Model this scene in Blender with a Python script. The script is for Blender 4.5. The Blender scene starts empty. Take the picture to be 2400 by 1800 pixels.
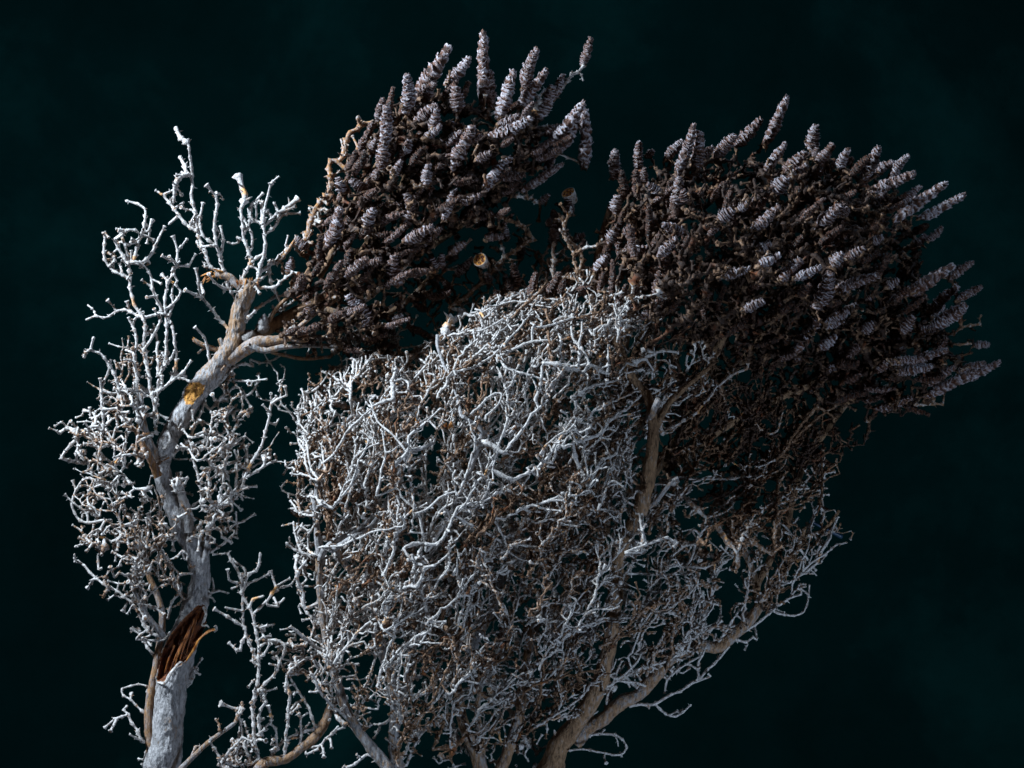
import bpy, math, random
import numpy as np
from mathutils import Vector, Quaternion, Matrix

random.seed(7)
rng = np.random.default_rng(11)
S = 0.00025            # metres per unit (one unit = one pixel of the photograph in the plane of the plant)
DCAM = 5667.0          # camera distance in units (85 mm lens)
SC = bpy.context.scene
COL = SC.collection

# ------------------------------------------------------------------ camera, world, lamps, exposure
cam = bpy.data.cameras.new("camera")
cam.lens = 85; cam.sensor_width = 36; cam.clip_start = 0.01; cam.clip_end = 50
co = bpy.data.objects.new("camera", cam); COL.objects.link(co)
co.location = (0, -DCAM * S, 0); co.rotation_euler = (math.pi / 2, 0, 0)
SC.camera = co
w = bpy.data.worlds.new("World"); SC.world = w; w.use_nodes = True
bg = w.node_tree.nodes["Background"]
bg.inputs[0].default_value = (0.35, 0.50, 0.80, 1); bg.inputs[1].default_value = 0.009

def area(name, loc, target, size, power, color, shape='RECTANGLE', sy=None, spread=None):
    l = bpy.data.lights.new(name, 'AREA'); l.energy = power; l.color = color
    l.shape = shape; l.size = size; l.size_y = sy or size
    if spread: l.spread = math.radians(spread)
    o = bpy.data.objects.new(name, l); COL.objects.link(o); o.location = loc
    d = Vector(target) - Vector(loc)
    o.rotation_euler = d.to_track_quat('-Z', 'Y').to_euler()
    return o
area("key_softbox", (-0.70, -0.25, 0.52), (-0.10, 0, 0.0), 0.11, 27.0, (0.68, 0.84, 1.0), sy=0.14)
area("top_strip", (0.55, -0.10, 0.90), (0.15, 0, 0.05), 0.12, 2.6, (0.44, 0.68, 1.0), sy=0.16)
area("low_reflector", (0.50, -0.75, -0.62), (0.16, 0, -0.22), 0.22, 1.0, (0.55, 0.74, 1.0), sy=0.22, spread=70)
area("warm_fill", (0.15, -1.25, 0.75), (0.0, 0, -0.05), 0.30, 0.25, (1.0, 0.70, 0.45), sy=0.30)
area("backdrop_lamp", (0.15, 0.35, -0.75), (0.25, 0.85, -0.05), 0.5, 0.7, (0.75, 0.95, 1.0), spread=110)
SC.view_settings.view_transform = 'Standard'; SC.view_settings.look = 'None'
SC.view_settings.exposure = 0.0; SC.view_settings.gamma = 1.0
SC.cycles.max_bounces = 6; SC.cycles.diffuse_bounces = 4

# ------------------------------------------------------------------ materials
def new_mat(name):
    m = bpy.data.materials.new(name); m.use_nodes = True
    nt = m.node_tree
    return m, nt, nt.nodes["Principled BSDF"]
def N(nt, t, **kw):
    n = nt.nodes.new(t)
    for k, v in kw.items():
        if k == 'inp':
            for a, b in v.items(): n.inputs[a].default_value = b
        else: setattr(n, k, v)
    return n
def ramp(nt, stops):
    r = nt.nodes.new('ShaderNodeValToRGB'); e = r.color_ramp.elements
    e[0].position, e[0].color = stops[0][0], (*stops[0][1], 1)
    e[1].position, e[1].color = stops[-1][0], (*stops[-1][1], 1)
    for p, c in stops[1:-1]:
        x = e.new(p); x.color = (*c, 1)
    return r
def bark_material(name, pale, tan, dark, nscale=260, bump=0.5, bscale=900, stretch=(1, 1, 1), rough=(0.55, 0.95), amp=1.9, bdist=0.0008):
    m, nt, b = new_mat(name); L = nt.links
    tc = N(nt, 'ShaderNodeTexCoord')
    mp = N(nt, 'ShaderNodeMapping'); mp.inputs['Scale'].default_value = stretch
    L.new(tc.outputs['Object'], mp.inputs[0])
    at = N(nt, 'ShaderNodeAttribute', attribute_name='tone')
    aw = N(nt, 'ShaderNodeAttribute', attribute_name='wood')
    n1 = N(nt, 'ShaderNodeTexNoise', inp={'Scale': nscale, 'Detail': 5, 'Roughness': 0.65})
    n2 = N(nt, 'ShaderNodeTexNoise', inp={'Scale': bscale, 'Detail': 4, 'Roughness': 0.7})
    n3 = N(nt, 'ShaderNodeTexNoise', inp={'Scale': 60, 'Detail': 2})
    for n in (n1, n2, n3): L.new(mp.outputs[0], n.inputs['Vector'])
    a = N(nt, 'ShaderNodeMath', operation='MULTIPLY_ADD'); a.inputs[1].default_value = amp; a.inputs[2].default_value = -0.49 * amp
    L.new(n1.outputs[0], a.inputs[0])
    s = N(nt, 'ShaderNodeMath', operation='ADD', use_clamp=True)
    L.new(a.outputs[0], s.inputs[0]); L.new(at.outputs['Fac'], s.inputs[1])
    r = ramp(nt, [(0.0, pale), (0.26, tuple(0.72 * x for x in pale)), (0.50, tan), (0.95, dark)])
    L.new(s.outputs[0], r.inputs[0])
    # wood exposed
    rw = ramp(nt, [(0.25, (0.03, 0.008, 0.003)), (0.5, (0.20, 0.05, 0.010)), (0.75, (0.80, 0.36, 0.07))])
    wf = N(nt, 'ShaderNodeMath', operation='MULTIPLY_ADD'); wf.inputs[1].default_value = -0.44
    wa = N(nt, 'ShaderNodeMath', operation='ADD'); wa.inputs[1].default_value = 0.24; L.new(n1.outputs[0], wa.inputs[0])
    L.new(at.outputs['Fac'], wf.inputs[0]); L.new(wa.outputs[0], wf.inputs[2]); L.new(wf.outputs[0], rw.inputs[0])
    fl = N(nt, 'ShaderNodeMapRange', inp={1: 0.36, 2: 0.52, 3: 0.42, 4: 1.0}); L.new(n2.outputs[0], fl.inputs[0])
    fm = N(nt, 'ShaderNodeMix', data_type='RGBA', blend_type='MULTIPLY'); fm.inputs[0].default_value = 1.0
    L.new(r.outputs[0], fm.inputs[6]); L.new(fl.outputs[0], fm.inputs[7])
    mx = N(nt, 'ShaderNodeMix', data_type='RGBA'); L.new(aw.outputs['Fac'], mx.inputs[0])
    L.new(fm.outputs[2], mx.inputs[6]); L.new(rw.outputs[0], mx.inputs[7])
    L.new(mx.outputs[2], b.inputs['Base Color'])
    mr = N(nt, 'ShaderNodeMapRange', inp={1: 0.35, 2: 0.7, 3: rough[0], 4: rough[1]})
    L.new(n3.outputs[0], mr.inputs[0]); L.new(mr.outputs[0], b.inputs['Roughness'])
    bp = N(nt, 'ShaderNodeBump', inp={'Strength': bump, 'Distance': bdist})
    L.new(n2.outputs[0], bp.inputs['Height']); L.new(bp.outputs[0], b.inputs['Normal'])
    b.inputs['Specular IOR Level'].default_value = 0.35
    return m
M_TWIG = bark_material("twig_bark", (0.60, 0.54, 0.50), (0.25, 0.13, 0.065), (0.035, 0.014, 0.006), nscale=520, bump=0.8)
M_TRUNK = bark_material("trunk_bark", (0.42, 0.385, 0.375), (0.31, 0.175, 0.09), (0.09, 0.045, 0.025), nscale=600, amp=1.1, bump=1.0, bdist=0.0018, bscale=700, stretch=(1, 1, 0.35))
M_WOOD = bark_material("broken_wood", (0.60, 0.25, 0.06), (0.34, 0.10, 0.02), (0.07, 0.018, 0.006), nscale=500, bump=0.9, stretch=(1, 1, 0.2), rough=(0.25, 0.6))
M_FLUFF = bark_material("cocoon_fluff", (0.50, 0.47, 0.46), (0.28, 0.24, 0.22), (0.10, 0.08, 0.07), nscale=700, bump=1.0)
M_BLUE, nt, b = new_mat("blue_peg"); b.inputs['Base Color'].default_value = (0.008, 0.025, 0.05, 1); b.inputs['Roughness'].default_value = 0.5

def cone_material():
    m, nt, b = new_mat("seed_cone_scale"); L = nt.links
    tc = N(nt, 'ShaderNodeTexCoord')
    at = N(nt, 'ShaderNodeAttribute', attribute_name='tone')
    oi = N(nt, 'ShaderNodeObjectInfo')
    n1 = N(nt, 'ShaderNodeTexNoise', inp={'Scale': 520, 'Detail': 6, 'Roughness': 0.78})
    n2 = N(nt, 'ShaderNodeTexNoise', inp={'Scale': 900, 'Detail': 4, 'Roughness': 0.75})
    n3 = N(nt, 'ShaderNodeTexNoise', inp={'Scale': 120, 'Detail': 2})
    for n in (n1, n2, n3): L.new(tc.outputs['Object'], n.inputs['Vector'])
    a = N(nt, 'ShaderNodeMath', operation='MULTIPLY_ADD'); a.inputs[1].default_value = 1.9; a.inputs[2].default_value = -0.95
    L.new(n1.outputs[0], a.inputs[0])
    s = N(nt, 'ShaderNodeMath', operation='ADD'); L.new(a.outputs[0], s.inputs[0]); L.new(at.outputs['Fac'], s.inputs[1])
    o = N(nt, 'ShaderNodeMath', operation='MULTIPLY_ADD', use_clamp=True); o.inputs[1].default_value = 1.0; 
    sx = N(nt, 'ShaderNodeSeparateColor'); L.new(oi.outputs['Color'], sx.inputs[0])
    L.new(sx.outputs[0], o.inputs[0]); L.new(s.outputs[0], o.inputs[2])
    r = ramp(nt, [(0.0, (0.60, 0.54, 0.56)), (0.20, (0.33, 0.265, 0.275)), (0.42, (0.17, 0.075, 0.040)), (0.62, (0.085, 0.026, 0.010)), (1.0, (0.018, 0.009, 0.006))])
    L.new(o.outputs[0], r.inputs[0]); L.new(r.outputs[0], b.inputs['Base Color'])
    mr = N(nt, 'ShaderNodeMapRange', inp={1: 0.4, 2: 0.62, 3: 0.28, 4: 0.85})
    L.new(n3.outputs[0], mr.inputs[0]); L.new(mr.outputs[0], b.inputs['Roughness'])
    bp = N(nt, 'ShaderNodeBump', inp={'Strength': 1.0, 'Distance': 0.0014})
    L.new(n2.outputs[0], bp.inputs['Height']); L.new(bp.outputs[0], b.inputs['Normal'])
    return m
M_CONE = cone_material()

def backdrop_material():
    m, nt, b = new_mat("painted_backdrop"); L = nt.links
    tc = N(nt, 'ShaderNodeTexCoord')
    n1 = N(nt, 'ShaderNodeTexNoise', inp={'Scale': 3.0, 'Detail': 7, 'Roughness': 0.62, 'Distortion': 0.4})
    n2 = N(nt, 'ShaderNodeTexNoise', inp={'Scale': 300, 'Detail': 2, 'Roughness': 0.6})
    n3 = N(nt, 'ShaderNodeTexNoise', inp={'Scale': 14, 'Detail': 6, 'Roughness': 0.7})
    for n in (n1, n2, n3): L.new(tc.outputs['Object'], n.inputs['Vector'])
    r = ramp(nt, [(0.3, (0.0003, 0.0036, 0.0034)), (0.50, (0.0005, 0.0057, 0.0056)), (0.70, (0.0013, 0.0125, 0.0120))])
    a = N(nt, 'ShaderNodeMath', operation='MULTIPLY_ADD'); a.inputs[1].default_value = 0.30
    L.new(n3.outputs[0], a.inputs[0]); 
    c = N(nt, 'ShaderNodeMath', operation='MULTIPLY_ADD'); c.inputs[1].default_value = 0.75; c.inputs[2].default_value = -0.03
    L.new(n1.outputs[0], c.inputs[0]); L.new(c.outputs[0], a.inputs[2])
    L.new(a.outputs[0], r.inputs[0]); L.new(r.outputs[0], b.inputs['Base Color'])
    b.inputs['Roughness'].default_value = 1.0; b.inputs['Specular IOR Level'].default_value = 0.0
    bp = N(nt, 'ShaderNodeBump', inp={'Strength': 0.3, 'Distance': 0.001})
    L.new(n2.outputs[0], bp.inputs['Height']); L.new(bp.outputs[0], b.inputs['Normal'])
    return m
M_BACK = backdrop_material()

# ------------------------------------------------------------------ helpers
def fr(x0, y0, k, pts):          # crop coordinates of my tracing -> photograph units
    return [(x0 + p[0] / k, y0 + p[1] / k) + tuple(q / k for q in p[2:3]) for p in pts]
CROPS = dict(A=(100, 250, 2.37), B=(100, 900, 1.843), C=(650, 50, 2.765), D=(1300, 200, 2.765), E=(1750, 300, 2.37),
             F=(650, 600, 2.37), G=(1300, 700, 2.765), H=(500, 1200, 2.765), I=(1100, 1200, 2.458), X=(0, 0, 0.9217), K=(380, 600, 5.53))
def cr(c, pts): return fr(*CROPS[c], pts)
def P3(px, py, d):               # a point of the plant that lies d units nearer than the middle plane
    k = (DCAM - d) / DCAM
    return np.array([(px - 1200) * k, -d, (900 - py) * k])
def to2(p):                      # back to photograph units
    k = DCAM / (DCAM + p[..., 1])
    return p[..., 0] * k + 1200, 900 - p[..., 2] * k
def unit(v):
    n = np.linalg.norm(v, axis=-1, keepdims=True); return v / np.maximum(n, 1e-9)

def inside(poly, x, y):
    c = np.zeros(x.shape, bool); n = len(poly)
    for i in range(n):
        x1, y1 = poly[i][:2]; x2, y2 = poly[(i + 1) % n][:2]
        if y1 == y2: continue
        t = ((y1 > y) != (y2 > y)) & (x < (x2 - x1) * (y - y1) / (y2 - y1) + x1)
        c ^= t
    return c
def edge_dist(poly, x, y):
    best = np.full(x.shape, 1e9); n = len(poly)
    for i in range(n):
        x1, y1 = poly[i][:2]; x2, y2 = poly[(i + 1) % n][:2]
        dx, dy = x2 - x1, y2 - y1
        t = np.clip(((x - x1) * dx + (y - y1) * dy) / (dx * dx + dy * dy + 1e-9), 0, 1)
        best = np.minimum(best, np.hypot(x - x1 - t * dx, y - y1 - t * dy))
    return best
def thickness(poly, T, x, y, base=18, hollow=True):
    x = np.asarray(x, float); y = np.asarray(y, float)
    d = np.where(inside(poly, x, y), edge_dist(poly, x, y), 0)
    hol = 1 - 0.93 * np.exp(-(((x - 1810) / 330) ** 2 + ((y - 990) / 240) ** 2) ** 1.5) if hollow and (poly is globals().get('polyU') or poly is globals().get('polyP')) else 1.0
    q = np.minimum(d / (T * 1.05), 1)
    return base + T * np.sqrt(np.maximum(0, 1 - (1 - q) ** 2)) * hol

def vnoise(p, seed=0):           # smooth value noise, p (n,3) -> (n,) in -1..1
    i = np.floor(p).astype(np.int64); f = p - i; f = f * f * (3 - 2 * f)
    out = 0
    for dx in (0, 1):
        for dy in (0, 1):
            for dz in (0, 1):
                h = ((i[:, 0] + dx) * 73856093) ^ ((i[:, 1] + dy) * 19349663) ^ ((i[:, 2] + dz) * 83492791) ^ (seed * 2654435)
                h = (h ^ (h >> 13)) * 1274126177 & 0x7fffffff
                h = (h ^ (h >> 11)) & 0xffff
                wgt = (f[:, 0] if dx else 1 - f[:, 0]) * (f[:, 1] if dy else 1 - f[:, 1]) * (f[:, 2] if dz else 1 - f[:, 2])
                out = out + wgt * (h / 32767.5 - 1)
    return out

def make_mesh(name, V, F4, tone=None, wood=None, mat=None, smooth=True):
    me = bpy.data.meshes.new(name)
    V = np.asarray(V, np.float32) * S
    F4 = np.asarray(F4, np.int32)
    me.vertices.add(len(V)); me.vertices.foreach_set('co', V.ravel())
    k = F4.shape[1]
    me.loops.add(F4.size); me.loops.foreach_set('vertex_index', F4.ravel())
    me.polygons.add(len(F4))
    me.polygons.foreach_set('loop_start', np.arange(0, F4.size, k, dtype=np.int32))
    me.polygons.foreach_set('loop_total', np.full(len(F4), k, np.int32))
    if smooth: me.polygons.foreach_set('use_smooth', np.ones(len(F4), bool))
    for an, arr in (('tone', tone), ('wood', wood)):
        if arr is not None:
            at = me.attributes.new(an, 'FLOAT', 'POINT'); at.data.foreach_set('value', np.asarray(arr, np.float32))
    if mat: me.materials.append(mat)
    me.update(); me.validate()
    return me
def link(name, me, parent=None, loc=None):
    o = bpy.data.objects.new(name, me); COL.objects.link(o)
    if parent is not None:
        o.parent = parent
        if parent.type == 'EMPTY': o.matrix_parent_inverse = Matrix.Translation(-parent.location)
    return o

class Tubes:
    """collects ring chains (all with the same number of sides) and builds them as one mesh"""
    def __init__(s, sides=6): s.k = sides; s.c = []; s.t = []; s.r = []; s.tn = []; s.wd = []; s.n = []
    def add(s, c, t, r, tone, wood):
        s.c.append(c); s.t.append(t); s.r.append(r); s.n.append(len(c))
        s.tn.append(np.broadcast_to(np.asarray(tone, float), (len(c),))); s.wd.append(np.broadcast_to(np.asarray(wood, float), (len(c),)))
    def arrays(s, jit=0.2):
        k = s.k; C = np.concatenate(s.c); T = unit(np.concatenate(s.t)); R = np.concatenate(s.r)
        n = np.array(s.n); tid = np.repeat(np.arange(len(n)), n); start = np.concatenate([[0], np.cumsum(n)[:-1]])
        axes = np.array([[0, 1, 0], [1, 0, 0], [0, 0, 1], [.577, .577, .577], [-.577, .577, .577]])
        D = np.abs(T @ axes.T); mx = np.maximum.reduceat(D, start, axis=0); ref = axes[np.argmin(mx, axis=1)][tid]
        U = unit(ref - (ref * T).sum(1, keepdims=True) * T); W = np.cross(T, U)
        a = np.arange(k) * 2 * math.pi / k
        rj = R[:, None] * (1 + jit * (rng.random((len(R), k)) * 2 - 1))
        V = C[:, None, :] + rj[..., None] * (np.cos(a)[None, :, None] * U[:, None, :] + np.sin(a)[None, :, None] * W[:, None, :])
        tone = np.repeat(np.concatenate(s.tn), k); wood = np.repeat(np.concatenate(s.wd), k)
        same = tid[:-1] == tid[1:]; i = np.nonzero(same)[0][:, None] * k; j = np.arange(k)[None, :]; j2 = (j + 1) % k
        F = np.stack([i + j, i + j2, i + k + j2, i + k + j], -1).reshape(-1, 4)
        return V.reshape(-1, 3), F, tone, wood
    def mesh(s, name, mat, jit=0.2):
        V, F, tn, wd = s.arrays(jit); return make_mesh(name, V, F, tn, wd, mat)

def catmull(P, R, per=(0.0, 0.12, 0.5, 0.88), knots=None, last=True):
    n = len(P)
    if n == 2: P0 = P[0] * 2 - P[1]; P3_ = P[1] * 2 - P[0]
    else: P0 = P[0] * 2 - P[1]; P3_ = P[-1] * 2 - P[-2]
    Q = np.vstack([P0, P, P3_]); a, b, c, d = Q[:-3], Q[1:-2], Q[2:-1], Q[3:]
    t = np.array(per)[None, :, None]
    a, b, c, d = (v[:, None, :] for v in (a, b, c, d))
    pos = 0.5 * (2 * b + (c - a) * t + (2 * a - 5 * b + 4 * c - d) * t ** 2 + (3 * b - a - 3 * c + d) * t ** 3)
    tan = 0.5 * ((c - a) + 2 * (2 * a - 5 * b + 4 * c - d) * t + 3 * (3 * b - a - 3 * c + d) * t ** 2)
    rr = R[:-1, None] * (1 - np.array(per)) + R[1:, None] * np.array(per)
    pos = pos.reshape(-1, 3); tan = tan.reshape(-1, 3); rr = rr.reshape(-1)
    if last:
        pos = np.vstack([pos, P[-1]]); tan = np.vstack([tan, Q[-1] - Q[-3]]); rr = np.append(rr, R[-1])
    return pos, tan, rr

def resample(pts, step):
    pts = np.asarray(pts, float); out = []
    n = len(pts)
    dense, _, _ = catmull(pts, np.zeros(n), per=tuple(np.linspace(0, 0.9, 10)))
    L = np.concatenate([[0], np.cumsum(np.linalg.norm(np.diff(dense[:, :3], axis=0), axis=1))])
    m = max(2, int(round(L[-1] / step)) + 1)
    s = np.linspace(0, L[-1], m)
    return np.stack([np.interp(s, L, dense[:, i]) for i in range(3)], 1), s / L[-1], L[-1]

# ------------------------------------------------------------------ the growing skeleton
class Plant:
    def __init__(s, name):
        s.name = name; s.pos = []; s.par = []; s.rad = []; s.limb = []; s.tone = []; s.flag = []; s.wood = []
        s.limbs = []
    def node(s, p, par, rad=0.0, limb=False, tone=0.2, flag=0, wood=0.0):
        s.pos.append(np.asarray(p, float)); s.par.append(par); s.rad.append(rad); s.limb.append(limb)
        s.tone.append(tone); s.flag.append(flag); s.wood.append(wood)
        return len(s.pos) - 1
    def nearest(s, p, only_limb=False):
        A = np.array(s.pos); d = np.linalg.norm(A - p, axis=1)
        if only_limb: d = np.where(np.array(s.limb), d, 1e9)
        i = int(np.argmin(d)); return i, d[i]
    def add_limb(s, pts, d0, d1=None, tone=0.2, name='limb', wood=0.0, parent_depth=True):
        """pts (x, y, halfwidth) in photograph units; depth runs d0 -> d1"""
        d1 = d0 if d1 is None else d1; n = len(pts); dl = d0 if isinstance(d0, list) else None
        xyz = []; L = [0]
        for i in range(1, n): L.append(L[-1] + math.hypot(pts[i][0] - pts[i-1][0], pts[i][1] - pts[i-1][1]))
        for i, p in enumerate(pts):
            t = L[i] / L[-1]; xyz.append(P3(p[0], p[1], dl[i] if dl else d0 + (d1 - d0) * t))
        xyz = np.array(xyz); R = np.array([p[2] for p in pts])
        q, u, ln = resample(xyz, 20); rr = np.interp(u, np.array(L) / L[-1], R)
        par = -1
        if s.pos:
            par, _ = s.nearest(q[0], True)
        ids = []
        for p, r in zip(q, rr): par = s.node(p, par, r, True, tone); ids.append(par)
        s.limbs.append((xyz, R, tone, name, wood)); return ids
    def add_twig(s, pts, r=4.0, tone=0.15, mode='flat', front=None, flag=0, drift=60, step=20, wood=0.0, f=None):
        """a traced twig; mode flat: starts at the depth of the nearest 2-D skeleton node and drifts; front: lies on the crown's surface"""
        pts = [p[:2] for p in pts]
        if mode == 'front':
            f = f or rng.uniform(0.85, 1.02)
            dd = front([p[0] for p in pts], [p[1] for p in pts]) * f + 4
        else:
            A = np.array(s.pos); x, y = to2(A); i = int(np.argmin(np.hypot(x - pts[0][0], y - pts[0][1])))
            base = -A[i, 1]; dr = rng.uniform(-drift, drift)
            dd = base + dr * np.linspace(0, 1, len(pts))
        xyz = np.array([P3(p[0], p[1], d) for p, d in zip(pts, dd)])
        q, u, ln = resample(xyz, step)
        par, dist = s.nearest(q[0])
        if dist > 34:             # grow a connecting stalk from the skeleton
            a = s.pos[par]; m = int(dist / 22); off = rng.normal(0, 5, 3)
            for k in range(1, m):
                t = k / m; par = s.node(a * (1 - t) + q[0] * t + off * math.sin(math.pi * t), par, 0, False, tone, 2)
        for k, p in enumerate(q):
            if k == 0 and dist < 6: continue
            par = s.node(p, par, r * (1 - 0.25 * u[k]), False, tone, flag if k == len(q) - 1 else 2, wood)
        return par
    def colonize(s, att, step=18, infl=190, kill=21, bias=(0, 0, 0.25), jit=0.22, tonef=None, maxit=90, only=None):
        att = np.asarray(att); n0 = len(s.pos)
        A = np.array(s.pos)
        if only is not None:
            usable = np.nonzero(only(A))[0]
        else: usable = np.arange(n0)
        nd = np.full(len(att), 1e9); ni = np.full(len(att), -1)
        for c in range(0, len(usable), 400):
            u = usable[c:c + 400]; D = np.linalg.norm(att[:, None] - A[u][None], axis=2)
            j = D.argmin(1); dm = D[np.arange(len(att)), j]; b = dm < nd; nd[b] = dm[b]; ni[b] = u[j[b]]
        alive = nd > kill; bias = np.array(bias); nch = {}
        for it in range(maxit):
            act = alive & (nd < (infl if it > 0 else 1e9 if False else infl))
            if not act.any(): 
                if alive.any() and infl < 600: infl *= 1.5; continue
                break
            idx = ni[act]; v = unit(att[act] - A[idx])
            un, inv = np.unique(idx, return_inverse=True)
            acc = np.zeros((len(un), 3)); np.add.at(acc, inv, v)
            dirs = unit(unit(acc) + bias + rng.normal(0, jit, acc.shape))
            ok = np.array([nch.get(int(i), 0) < 3 for i in un])
            dead = set(un[~ok].tolist())
            if dead:
                bad = np.isin(ni, list(dead)) & alive
                alive &= ~(bad & (nd < infl))
            un = un[ok]; dirs = dirs[ok]
            if len(un) == 0: continue
            newp = A[un] + dirs * step * rng.uniform(0.85, 1.15, (len(un), 1))
            base = len(s.pos)
            xs, ys = to2(newp)
            tn = tonef(xs, ys, newp) if tonef else np.full(len(un), .2)
            for i, p, t in zip(un, newp, tn):
                nch[int(i)] = nch.get(int(i), 0) + 1
                s.node(p, int(i), 0, False, float(t))
            A = np.vstack([A, newp])
            ai = np.nonzero(alive)[0]
            for c in range(0, len(newp), 500):
                D = np.linalg.norm(att[ai][:, None] - newp[c:c + 500][None], axis=2)
                j = D.argmin(1); dm = D[np.arange(len(ai)), j]; b = dm < nd[ai]
                nd[ai[b]] = dm[b]; ni[ai[b]] = base + c + j[b]
            alive &= nd > kill
        return n0
    def strands(s, n, poly, T, front, angf, steps=(7, 14), step=14, dens=None, fr=(.5, 1.02), tonef=None, fork=.3, turn=7, base=14):
        """long thin shoots that follow the lie of the plant over the crown's shell"""
        P0 = sample(poly, n, T, dens, sheet=1.0, base=base)
        order = np.argsort(P0[:, 2]); P0 = P0[order]
        for p in P0:
            x, y = to2(p); x = float(x); y = float(y); f = rng.uniform(*fr); ang = angf(x, y) + rng.normal(0, 17)
            tn = float(tonef(np.array([x]), np.array([y]), p[None])[0])
            def walk(x, y, f, ang, m, par, r, lvl):
                A0 = s.pos[par] if par >= 0 else None
                trn = rng.normal(0, 2.2)
                for k in range(m):
                    d = float(front([x], [y])[0]) * f
                    q = P3(x, y, d)
                    if k == 0 and lvl == 0:
                        par, dist = s.nearest(q)
                        if dist > 26:
                            a = s.pos[par]; mm = int(dist / 18); off = rng.normal(0, 6, 3)
                            for kk in range(1, mm):
                                t = kk / mm; par = s.node(a * (1 - t) + q * t + off * math.sin(math.pi * t), par, 0, False, tn, 2)
                    par = s.node(q + rng.normal(0, 1.2, 3), par, r * (1 - .3 * k / m), False, tn, 2 if k < m - 1 else 0)
                    ang += trn + rng.normal(0, turn) + (angf(x, y) - ang) * .10
                    st = step * rng.uniform(.85, 1.15); x += math.cos(math.radians(ang)) * st; y -= math.sin(math.radians(ang)) * st
                    f = min(1.04, f + rng.normal(0, .015))
                    if lvl < 2 and k > 0 and rng.random() < fork:
                        walk(x, y, f * rng.uniform(.94, 1.03), ang + rng.choice([-1, 1]) * rng.uniform(22, 55), int(rng.integers(2, 6)), par, r * .8, lvl + 1)
                    if not inside(poly, np.array([x]), np.array([y]))[0] and k > 2: 
                        if rng.random() < (.9 if x > 1500 else .5): break
            walk(x, y, f, ang, int(rng.integers(*steps)), -1, rng.uniform(2.3, 3.5), 0)
    def finish(s, tip=3.6, cap=9.0, expo=2.6, spur=0.5, spikes=0.6, spur_len=(14, 30), curl=0.5, sprig_len=16):
        """pipe-model radii, spurs, sprigs"""
        # spurs
        n = len(s.pos); kids = [[] for _ in range(n)]
        for i, p in enumerate(s.par):
            if p >= 0: kids[p].append(i)
        for i in range(n):
            if s.limb[i] and rng.random() > 0.35: continue
            if s.par[i] < 0 or s.flag[i] == 9: continue
            if rng.random() < spur:
                a = unit(s.pos[i] - s.pos[s.par[i]]); q = rng.normal(0, 1, 3); q -= a * (q @ a); q = unit(q)
                d = unit(a * rng.uniform(0.2, 0.9) + q); L = rng.uniform(*spur_len)
                r0 = s.rad[i] if s.limb[i] else 0
                p1 = s.pos[i] + d * r0 * .6; j = i; m = int(rng.integers(2, 4)); tn = s.tone[i] + rng.uniform(-.06, .16); kk = rng.normal(0, curl, 3)
                for q_ in range(m):
                    p1 = p1 + d * L / m * 1.1; j = s.node(p1, j, 0, False, tn, 1); d = unit(d + kk + rng.normal(0, .25, 3) + np.array([0, 0, .15]))
        n = len(s.pos); kids = [[] for _ in range(n)]
        for i, p in enumerate(s.par):
            if p >= 0: kids[p].append(i)
        acc = np.zeros(n); R = np.zeros(n)
        for i in range(n - 1, -1, -1):     # children always come after their parents
            lf = not kids[i]
            v = (tip * rng.uniform(0.75, 1.15)) ** expo if lf else acc[i] * 1.01
            R[i] = min(cap, v ** (1 / expo))
            if s.rad[i] > 0: R[i] = s.rad[i]
            v = min(v, cap ** expo)
            if s.par[i] >= 0 and not s.limb[i]: acc[s.par[i]] += v
        s.R = R; s.kids = kids
        # sprigs and chains
        A = np.array(s.pos); chains = []; sprig_of = {}; nsp = 0
        stack = []
        for i in range(n):
            if s.limb[i]:
                for c in kids[i]:
                    if not s.limb[c]: stack.append((i, c, -1, 0))
        while stack:
            a, c, sp, depth = stack.pop()
            if sp < 0 or depth > sprig_len: sp = nsp; nsp += 1; depth = 0
            ch = [a, c]; cur = c
            while kids[cur]:
                k = sorted(kids[cur], key=lambda q: -R[q] - (3 if s.flag[q] == 2 else 0))
                for o in k[1:]: stack.append((cur, o, sp, depth + len(ch)))
                cur = k[0]; ch.append(cur)
            chains.append((ch, sp))
        s.A = A; s.chains = chains; s.nsp = nsp
        return chains
    def build_chain(s, tb, sb, ch, trumpet=0.75, spikes=0.6, node_amp=0.55, wig=1.6, cupscale=1.0):
        P = s.A[ch].copy(); R = s.R[ch].copy()
        R[0] = min(R[0], R[1] * 1.15) if s.limb[ch[0]] else min(R[0], R[1] * 1.1)
        if len(P) > 2: P[1:] += rng.normal(0, wig, P[1:].shape)
        per = (0.0, 0.16, 0.6)
        pos, tan, rr = catmull(P, R, per)
        m = len(P) - 1
        amp = node_amp * rng.random(m) ** 0.7; amp[0] = 0 if s.limb[ch[0]] else amp[0] * .5
        mult = np.ones(len(pos)); mult[0:3 * m:3] += amp; mult[2:3 * m:3] -= 0.06
        rr = rr * mult
        tone0 = np.array([s.tone[c] for c in ch]); tone = np.append(np.repeat(tone0[:-1], 3), tone0[-1]).copy()
        tone[0:3 * m:3] += 0.12 * (rng.random(m))
        wd = np.array([s.wood[c] for c in ch]); wood = np.append(np.repeat(wd[1:], 3), wd[-1])
        # patches of stripped bark
        for k in range(m):
            if rng.random() < (0.11 if tone0[k] > .6 else 0.02): wood[3 * k:3 * k + 3] = rng.uniform(0.3, 0.8)
        tip = ch[-1]; r = R[-1]
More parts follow.
